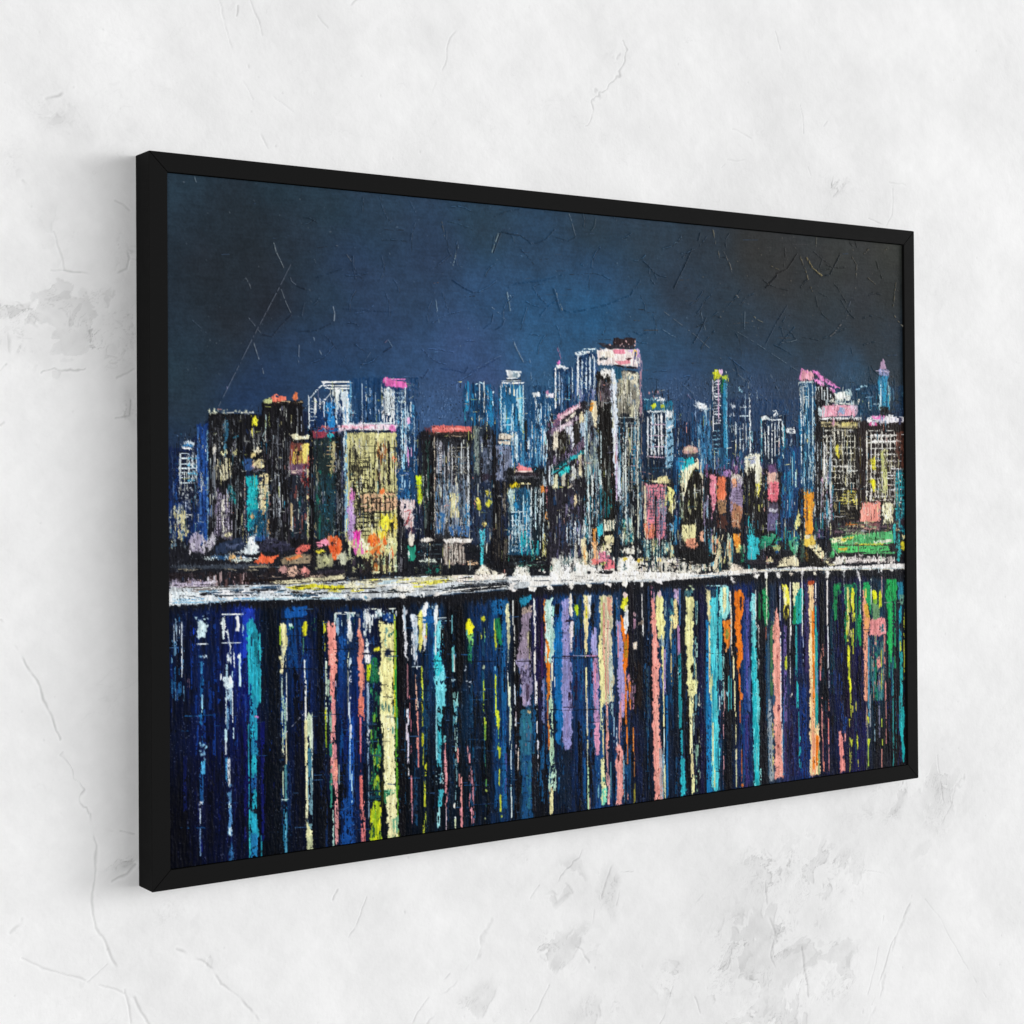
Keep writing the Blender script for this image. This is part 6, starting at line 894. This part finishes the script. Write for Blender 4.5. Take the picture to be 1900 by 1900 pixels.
q2x, q2y = 0.016 * (fbm(WX + q1x, WY + q1y, 48, 3, 23) - 0.5), 0.016 * (fbm(WX + q1x, WY + q1y, 48, 3, 24) - 0.5)
UX, UY = WX + q1x + q2x, WY + q1y + q2y
TX, TY = UX * 0.80 + UY * 0.60, UY * 0.80 - UX * 0.60        # the trowel was pulled up to the right
fl = fbm(TX * 0.55, TY, 26, 5, 8, 0.55)
near_ = ss(rough * 2.2 - 0.25)
inner = ss((fl - 0.60 + 0.17 * rough) / 0.018 + 0.5) * near_
rim = np.exp(-((fl - 0.60 + 0.17 * rough) / 0.0075) ** 2) * near_
fl2 = fbm(TX * 0.6 + 3.1, TY, 52, 4, 11, 0.55)
gate = ss((fbm(WX, WY, 34, 3, 27) - 0.47) * 7)
ln2 = np.exp(-(((fl2 * 7) % 1.0 - 0.5) / 0.085) ** 2) * near_ * gate
in2 = ss((fl2 - 0.60) / 0.02 + 0.5) * near_ * ss((fbm(WX, WY, 16, 2, 29) - 0.42) * 6)
faint = np.exp(-((fbm(TX * 0.5, TY, 15, 5, 31, 0.6) - 0.5) / 0.004) ** 2) * ss((fbm(WX, WY, 5, 3, 33) - 0.5) * 6)
alb += -0.075 * inner * (0.6 + 0.8 * fbm(WX, WY, 70, 2, 35)) - 0.15 * rim * (0.25 + gate) - 0.12 * ln2 - 0.07 * in2 * inner - 0.05 * in2 * (1 - inner)
alb += 0.035 * np.exp(-((fl - 0.585 + 0.17 * rough) / 0.007) ** 2) * near_ * gate  # pale relief highlight beside the flake edges, painted into the tone
alb -= 0.04 * faint
alb += 0.012 * (rng.random(WX.shape, dtype=np.float32) - 0.5)
relief -= 0.0006 * inner + 0.0003 * ln2
alb -= 0.075 * soft_mask([(150, 600, 120, 110, 1), (1420, 1720, 200, 150, .9), (300, 1750, 200, 120, .25), (1500, 1550, 250, 80, .6),
                          (1740, 1440, 90, 120, .7), (1060, 1650, 80, 60, .7), (120, 250, 160, 120, .35), (1500, 200, 200, 160, .3), (100, 1300, 200, 300, .45),
                          (700, 60, 160, 60, .35), (1300, 300, 200, 60, .35)]) * (0.5 + fbm(WX, WY, 8, 3, 14))
# fine trowel streaks running up to the right
alb += 0.05 * (fbm((WX * 0.75 + WY * 0.65) * 0.18, (WY * 0.75 - WX * 0.65), 95, 3, 15) - 0.5) * (0.5 + rough)


def crack(pts, w, dark, wob=0.003, edge=0.5):
    """thin broken groove along a polyline given on the photo"""
    P = np.array([wp(*p) for p in pts])
    lo, hi = P.min(0) - 0.02, P.max(0) + 0.02
    i0, i1 = np.searchsorted(wx, [lo[0], hi[0]])
    j0, j1 = np.searchsorted(wy, [lo[1], hi[1]])
    X, Y = WX[j0:j1, i0:i1], WY[j0:j1, i0:i1]
    if X.size == 0:
        return
    s_ = rng.integers(1, 60)
    if w > 0.0019:
        w, wob = w * 0.45, 0.011
    X2 = X + wob * (fbm(X, Y, 45, 3, s_) - 0.5) * 2
    Y2 = Y + wob * (fbm(X, Y, 45, 3, s_ + 5) - 0.5) * 2
    d = np.full(X.shape, 9.0, np.float32)
    for a, b in zip(P[:-1], P[1:]):
        v_ = b - a
        t = np.clip(((X2 - a[0]) * v_[0] + (Y2 - a[1]) * v_[1]) / (v_ @ v_ + 1e-12), 0, 1)
        d = np.minimum(d, np.hypot(X2 - a[0] - t * v_[0], Y2 - a[1] - t * v_[1]))
    brk = ss((fbm(X, Y, 35, 2, s_ + 9) - 0.30) * 5)
    ww = 0.95 * w * (0.6 + 0.9 * fbm(X, Y, 50, 2, s_ + 2))
    g = 1.25 * np.exp(-(d / ww) ** 2) * brk
    alb[j0:j1, i0:i1] -= dark * g - edge * dark * 0.35 * np.exp(-((d - 2.2 * ww) / ww) ** 2) * brk
    relief[j0:j1, i0:i1] -= 0.0006 * g


for c_ in [
    ([(0, 1150), (15, 1170), (28, 1200), (45, 1228), (68, 1265), (78, 1290), (95, 1328), (106, 1360), (112, 1375)], .0013, .20),
    ([(122, 1404), (142, 1445), (150, 1470), (162, 1500), (169, 1512)], .0022, .17),
    ([(168, 1512), (173, 1540), (180, 1570), (178, 1600), (174, 1640), (172, 1670), (175, 1720), (190, 1740), (215, 1790), (235, 1825), (250, 1860), (280, 1905)], .0014, .14),
    ([(175, 1538), (215, 1542)], .0012, .19), ([(222, 1543), (250, 1548)], .0011, .16),
    ([(232, 1838), (240, 1870), (244, 1900)], .0012, .13), ([(40, 1778), (90, 1798), (130, 1808), (165, 1824), (215, 1834), (232, 1842)], .0009, .12),
    ([(162, 1820), (185, 1803), (200, 1790)], .0009, .11), ([(330, 1760), (370, 1780), (395, 1796), (410, 1826), (440, 1845), (465, 1870), (482, 1900)], .0013, .14),
    ([(210, 1634), (238, 1622), (252, 1605)], .0016, .17), ([(407, 0), (422, 60), (430, 90)], .0007, .07), ([(466, 0), (476, 30), (487, 66)], .0008, .10),
    ([(444, 10), (440, 28)], .001, .16), ([(432, 120), (456, 160), (470, 185)], .0007, .09), ([(500, 170), (545, 208)], .0007, .08), ([(484, 245), (498, 275)], .0008, .11),
    ([(84, 186), (105, 178), (122, 170), (134, 161)], .0016, .17), ([(42, 335), (55, 345), (62, 356), (50, 350)], .0016, .11), ([(215, 372), (232, 380), (242, 390)], .001, .12),
    ([(100, 430), (115, 470), (120, 500), (150, 505)], .0012, .10), ([(640, 10), (652, 9), (665, 0)], .0013, .14), ([(850, 55), (836, 72), (828, 92), (828, 108), (820, 135), (806, 165), (795, 186)], .0012, .10),
    ([(590, 30), (610, 55)], .0008, .06), ([(1153, 76), (1160, 90), (1170, 100), (1165, 120), (1147, 138), (1132, 155), (1112, 175), (1103, 190), (1098, 215), (1093, 230)], .0026, .15),
    ([(1153, 98), (1145, 108)], .0045, .11), ([(1110, 172), (1102, 192)], .004, .10), ([(1266, 86), (1282, 75), (1285, 66)], .0022, .12),
    ([(1438, 58), (1458, 120), (1472, 165), (1484, 185), (1490, 215), (1491, 250)], .0007, .13), ([(1528, 235), (1535, 226)], .0012, .10),
    ([(1548, 330), (1543, 345), (1552, 340)], .0022, .14), ([(1530, 360), (1545, 366), (1556, 354)], .0012, .10), ([(1612, 405), (1645, 418)], .001, .12), ([(1650, 338), (1680, 343)], .0008, .07),
    ([(1657, 350), (1655, 400), (1645, 420)], .0012, .07), ([(1340, 312), (1355, 296)], .001, .10), ([(1500, 310), (1510, 340)], .0008, .08),
    ([(1358, 240), (1380, 250), (1395, 258)], .001, .06), ([(1350, 296), (1390, 298)], .001, .07),
    ([(680, 1665), (668, 1700), (655, 1725), (645, 1742)], .0009, .15), ([(626, 1652), (616, 1672)], .0013, .15), ([(910, 1705), (895, 1750), (880, 1785), (850, 1820), (820, 1860), (795, 1900)], .0036, .09),
    ([(835, 1808), (800, 1845), (775, 1880), (765, 1900)], .0013, .12), ([(1085, 1570), (1060, 1610), (1030, 1640), (1008, 1663)], .0024, .15), ([(1000, 1645), (985, 1665)], .001, .10),
    ([(1152, 1618), (1175, 1619)], .0008, .15), ([(1138, 1600), (1120, 1650), (1112, 1680)], .0018, .10), ([(1290, 1675), (1310, 1655)], .0011, .12), ([(1060, 1755), (1085, 1760), (1090, 1790)], .003, .12),
    ([(1695, 1660), (1680, 1700), (1660, 1745), (1650, 1790), (1630, 1850), (1610, 1900)], .0050, .07), ([(1690, 1672), (1665, 1730), (1652, 1760), (1636, 1810), (1618, 1865)], .0016, .14),
    ([(1640, 1700), (1626, 1790), (1600, 1880)], .0012, .08), ([(1716, 1668), (1745, 1705), (1785, 1780), (1830, 1850)], .0007, .10),
    ([(1790, 1440), (1765, 1490), (1745, 1540), (1738, 1590)], .0030, .06), ([(1740, 1400), (1745, 1450), (1755, 1500)], .0013, .08),
    ([(1600, 1615), (1640, 1620)], .0008, .10), ([(1420, 1640), (1425, 1690), (1440, 1730), (1430, 1770), (1445, 1810)], .0016, .10), ([(1480, 1720), (1490, 1770), (1500, 1850)], .0018, .10),
    ([(1285, 1840), (1300, 1880)], .001, .12), ([(1250, 1830), (1235, 1880), (1225, 1900)], .0011, .11), ([(1150, 1650), (1145, 1680)], .001, .08), ([(1020, 1830), (1000, 1870), (985, 1895)], .0011, .11),
    ([(18, 1730), (40, 1715), (42, 1705)], .0018, .10), ([(1105, 1680), (1100, 1715)], .001, .09), ([(1500, 480), (1500, 481)], .0001, 0),
    ([(0, 565), (30, 572), (52, 576)], .0026, .16), ([(70, 700), (95, 682), (130, 685), (165, 684)], .0024, .17), ([(178, 560), (200, 552), (218, 548)], .0020, .16), ([(160, 590), (150, 620)], .0016, .10),
    ([(133, 630), (128, 655)], .0018, .13), ([(170, 610), (160, 632)], .0022, .13), ([(218, 700), (250, 684)], .0014, .12), ([(245, 745), (244, 768), (215, 776)], .0012, .15), ([(0, 790), (8, 784)], .0016, .14),
    ([(235, 455), (242, 480), (238, 500), (215, 508)], .0013, .14), ([(0, 690), (14, 678)], .001, .12), ([(95, 500), (120, 500), (190, 512)], .0012, .09),
]:
    crack(*c_)
# small pits
for _ in range(170):
    px_, py_ = rng.uniform(0, 1900), rng.uniform(0, 1900)
    if 240 < px_ < 1710 and 330 < py_ < 1560:
        continue
    x_, y_ = wp(px_, py_)
    r_ = rng.uniform(.0005, .0014)
    i0, i1 = np.searchsorted(wx, [x_ - .006, x_ + .006])
    j0, j1 = np.searchsorted(wy, [y_ - .006, y_ + .006])
    q_ = np.exp(-(((WX[j0:j1, i0:i1] - x_) / r_) ** 2 + ((WY[j0:j1, i0:i1] - y_) / (r_ * rng.uniform(.8, 2))) ** 2))
    alb[j0:j1, i0:i1] -= rng.uniform(.04, .16) * q_
    relief[j0:j1, i0:i1] -= .0008 * q_
alb = np.clip(alb, 0.35, 0.9)

# ------------------------------------------------------------------ scene
scene = bpy.context.scene
COL = scene.collection


def to_world(v):
    """frame units -> metres; wall at y=0, room towards -y"""
    v = np.asarray(v, dtype=np.float64)
    return np.stack([v[..., 0] * S, -(v[..., 2] + D) * S, v[..., 1] * S + 1.5], -1)


def grid_mesh(name, X, Y, Z):
    ny, nx = X.shape
    co = to_world(np.stack([X, Y, Z], -1)).reshape(-1, 3).astype(np.float32)
    idx = np.arange(ny * nx, dtype=np.int32).reshape(ny, nx)
    a, b, c, d = idx[:-1, :-1], idx[:-1, 1:], idx[1:, 1:], idx[1:, :-1]
    up_ = Y[1, 0] > Y[0, 0]
    q = np.stack([a, b, c, d] if up_ else [a, d, c, b], -1).reshape(-1)
    nf = len(q) // 4
    me = bpy.data.meshes.new(name)
    me.vertices.add(len(co))
    me.vertices.foreach_set('co', co.ravel())
    me.loops.add(nf * 4)
    me.loops.foreach_set('vertex_index', q)
    me.polygons.add(nf)
    me.polygons.foreach_set('loop_start', np.arange(0, nf * 4, 4, dtype=np.int32))
    me.polygons.foreach_set('use_smooth', np.ones(nf, dtype=bool))
    me.update(calc_edges=True)
    return me


def new_mat(name):
    m = bpy.data.materials.new(name)
    m.use_nodes = True
    nt = m.node_tree
    return m, nt, nt.nodes['Principled BSDF']


# wall
me = grid_mesh('wall', WX, WY, relief - D - 0.0006)
at = me.attributes.new('tone', 'FLOAT', 'POINT')
at.data.foreach_set('value', alb.astype(np.float32).ravel())
m, nt, bs = new_mat('plaster')
a_ = nt.nodes.new('ShaderNodeAttribute'); a_.attribute_name = 'tone'
tc = nt.nodes.new('ShaderNodeTexCoord')
n1 = nt.nodes.new('ShaderNodeTexNoise'); n1.inputs['Scale'].default_value = 260; n1.inputs['Detail'].default_value = 5
n2 = nt.nodes.new('ShaderNodeTexNoise'); n2.inputs['Scale'].default_value = 26; n2.inputs['Detail'].default_value = 8; n2.inputs['Roughness'].default_value = .65
nt.links.new(tc.outputs['Object'], n1.inputs['Vector']); nt.links.new(tc.outputs['Object'], n2.inputs['Vector'])
mr = nt.nodes.new('ShaderNodeMapRange'); mr.inputs['From Min'].default_value = .3; mr.inputs['From Max'].default_value = .7
mr.inputs['To Min'].default_value = .982; mr.inputs['To Max'].default_value = 1.018
nt.links.new(n2.outputs['Fac'], mr.inputs['Value'])
mm = nt.nodes.new('ShaderNodeMath'); mm.operation = 'MULTIPLY'
nt.links.new(a_.outputs['Fac'], mm.inputs[0]); nt.links.new(mr.outputs['Result'], mm.inputs[1])
cc = nt.nodes.new('ShaderNodeCombineColor')
for i_ in range(3):
    nt.links.new(mm.outputs[0], cc.inputs[i_])
nt.links.new(cc.outputs[0], bs.inputs['Base Color'])
bp = nt.nodes.new('ShaderNodeBump'); bp.inputs['Strength'].default_value = .12; bp.inputs['Distance'].default_value = .002
nt.links.new(n1.outputs['Fac'], bp.inputs['Height']); nt.links.new(bp.outputs['Normal'], bs.inputs['Normal'])
bs.inputs['Roughness'].default_value = .9
bs.inputs['Specular IOR Level'].default_value = .2
me.materials.append(m)
wall = bpy.data.objects.new('wall', me); COL.objects.link(wall)
wall['kind'] = 'structure'

# the picture
pic = bpy.data.objects.new('framed_painting', None); COL.objects.link(pic)
pic.location = Vector(to_world([0, -0.5, -D]).tolist())
pic['label'] = 'black framed painting of a night city skyline and its coloured reflections, on white plaster'
pic['category'] = 'painting'


def child(name, me, mat, par=None):
    o = bpy.data.objects.new(name, me)
    COL.objects.link(o)
    if mat:
        me.materials.append(mat)
    par = par or pic
    o.parent = par
    o.matrix_parent_inverse = Matrix.Translation(pic.location).inverted()
    return o


# canvas with real paint relief
gx1 = np.linspace(-CW, CW, NX)
gy1 = np.linspace(CH, -CH, NY)
CX, CY = np.meshgrid(gx1, gy1)
h = hgt - hgt.mean()
h[1:-1, 1:-1] = (h[1:-1, 1:-1] * 4 + h[:-2, 1:-1] + h[2:, 1:-1] + h[1:-1, :-2] + h[1:-1, 2:]) / 8
h = np.clip(h, -1.5, 2.2) * RELIEF
me = grid_mesh('canvas', CX, CY, -REC + h)
ca = me.color_attributes.new('paint', 'FLOAT_COLOR', 'POINT')
rgba = np.ones((NY * NX, 4), np.float32)
rgba[:, :3] = srgb2lin(col).reshape(-1, 3) * PAINT_GAIN
ca.data.foreach_set('color', rgba.ravel())
m, nt, bs = new_mat('oil_paint')
a_ = nt.nodes.new('ShaderNodeAttribute'); a_.attribute_name = 'paint'
nt.links.new(a_.outputs['Color'], bs.inputs['Base Color'])
bs.inputs['Roughness'].default_value = .45
bs.inputs['Specular IOR Level'].default_value = .03
canvas = child('canvas', me, m)

# stretched sides and back of the canvas (a closed box behind the painted face)


def box_mesh(name, x0, x1, y0, y1, z0, z1, skip_front=False):
    v = to_world([(x0, y0, z0), (x1, y0, z0), (x1, y1, z0), (x0, y1, z0), (x0, y0, z1), (x1, y0, z1), (x1, y1, z1), (x0, y1, z1)])
    f = [(3, 2, 1, 0), (0, 1, 5, 4), (1, 2, 6, 5), (2, 3, 7, 6), (3, 0, 4, 7)]
    if not skip_front:
        f.append((4, 5, 6, 7))
    me_ = bpy.data.meshes.new(name)
    me_.from_pydata([tuple(p) for p in v], [], f)
    return me_


m, nt, bs = new_mat('dark_canvas_edge')
bs.inputs['Base Color'].default_value = (.02, .02, .022, 1)
bs.inputs['Roughness'].default_value = .9
child('stretcher', box_mesh('stretcher', -CW, CW, -CH, CH, -D + 0.002, -REC - 0.0022), m, canvas)

# rails: mitred, satin black, with a hairline open mitre and slightly eased edges
m, nt, bs = new_mat('black_frame_paint')
nz = nt.nodes.new('ShaderNodeTexNoise'); nz.inputs['Scale'].default_value = 90; nz.inputs['Detail'].default_value = 6
tc = nt.nodes.new('ShaderNodeTexCoord'); nt.links.new(tc.outputs['Object'], nz.inputs['Vector'])
mr = nt.nodes.new('ShaderNodeMapRange'); mr.inputs['To Min'].default_value = .50; mr.inputs['To Max'].default_value = .62
nt.links.new(nz.outputs['Fac'], mr.inputs['Value']); nt.links.new(mr.outputs['Result'], bs.inputs['Roughness'])
bs.inputs['Base Color'].default_value = (*FRAME_COL, 1)
bs.inputs['Specular IOR Level'].default_value = FRAME_SPEC
import bmesh
HW, HH, GAP = W / 2, 0.5, 0.00045
for nm, side in (('frame_rail', 'top'), ('frame_rail', 'bottom'), ('frame_rail', 'left'), ('frame_rail', 'right')):
    g = GAP
    if side == 'top':
        q = [(-HW + g, HH), (-HW + RW + g, HH - RW), (HW - RW - g, HH - RW), (HW - g, HH)]
    elif side == 'bottom':
        q = [(-HW + RW + g, -HH + RW), (-HW + g, -HH), (HW - g, -HH), (HW - RW - g, -HH + RW)]
    elif side == 'left':
        q = [(-HW, HH - g), (-HW, -HH + g), (-HW + RW, -HH + RW + g), (-HW + RW, HH - RW - g)]
    else:
        q = [(HW - RW, HH - RW - g), (HW - RW, -HH + RW + g), (HW, -HH + g), (HW, HH - g)]
    bm = bmesh.new()
    fr = [bm.verts.new(to_world([x, y, 0])) for x, y in q]
    bk = [bm.verts.new(to_world([x, y, -D])) for x, y in q]
    bm.faces.new(fr)
    bm.faces.new(bk[::-1])
    for i in range(4):
        j = (i + 1) % 4
        bm.faces.new((fr[j], fr[i], bk[i], bk[j]))
    bmesh.ops.recalc_face_normals(bm, faces=bm.faces)
    bmesh.ops.bevel(bm, geom=[e for e in bm.edges], offset=0.00035, segments=2, affect='EDGES', profile=.5)
    me = bpy.data.meshes.new('frame_rail')
    bm.to_mesh(me)
    bm.free()
    child(nm, me, m)

# ------------------------------------------------------------------ camera
Mx = np.array([[1, 0, 0], [0, 0, -1], [0, 1, 0]], float)
cam = bpy.data.cameras.new('camera')
co = bpy.data.objects.new('camera', cam); COL.objects.link(co)
Rw = Mx @ R.T
M4 = Matrix.Identity(4)
for i in range(3):
    for j in range(3):
        M4[i][j] = float(Rw[i, j])
M4.translation = Vector(to_world(CAM).tolist())
co.matrix_world = M4
cam.sensor_width = 36
cam.lens = 36 * F / 1900
cam.shift_x = -(PX - 950) / 1900
cam.shift_y = (PY - 950) / 1900
cam.clip_start, cam.clip_end = .05, 60
scene.camera = co

# ------------------------------------------------------------------ light: soft room light, mostly from the suns added on the right
w = bpy.data.worlds.new('World'); scene.world = w
w.use_nodes = True
w.node_tree.nodes['Background'].inputs[0].default_value = (1, 1, 1, 1)
w.node_tree.nodes['Background'].inputs[1].default_value = WORLD


def sun(name, direction, strength, angle):
    l = bpy.data.lights.new(name, 'SUN')
    l.energy, l.angle = strength, math.radians(angle)
    o = bpy.data.objects.new(name, l); COL.objects.link(o)
    o.rotation_euler = Vector(direction).to_track_quat('-Z', 'Y').to_euler()
    return o


for a in SUNS:
    sun(*a)

vs = scene.view_settings
vs.view_transform = 'Standard'
vs.look = 'None'
vs.exposure = 0
vs.gamma = 1
vs.use_curve_mapping = False
scene.cycles.max_bounces = 5
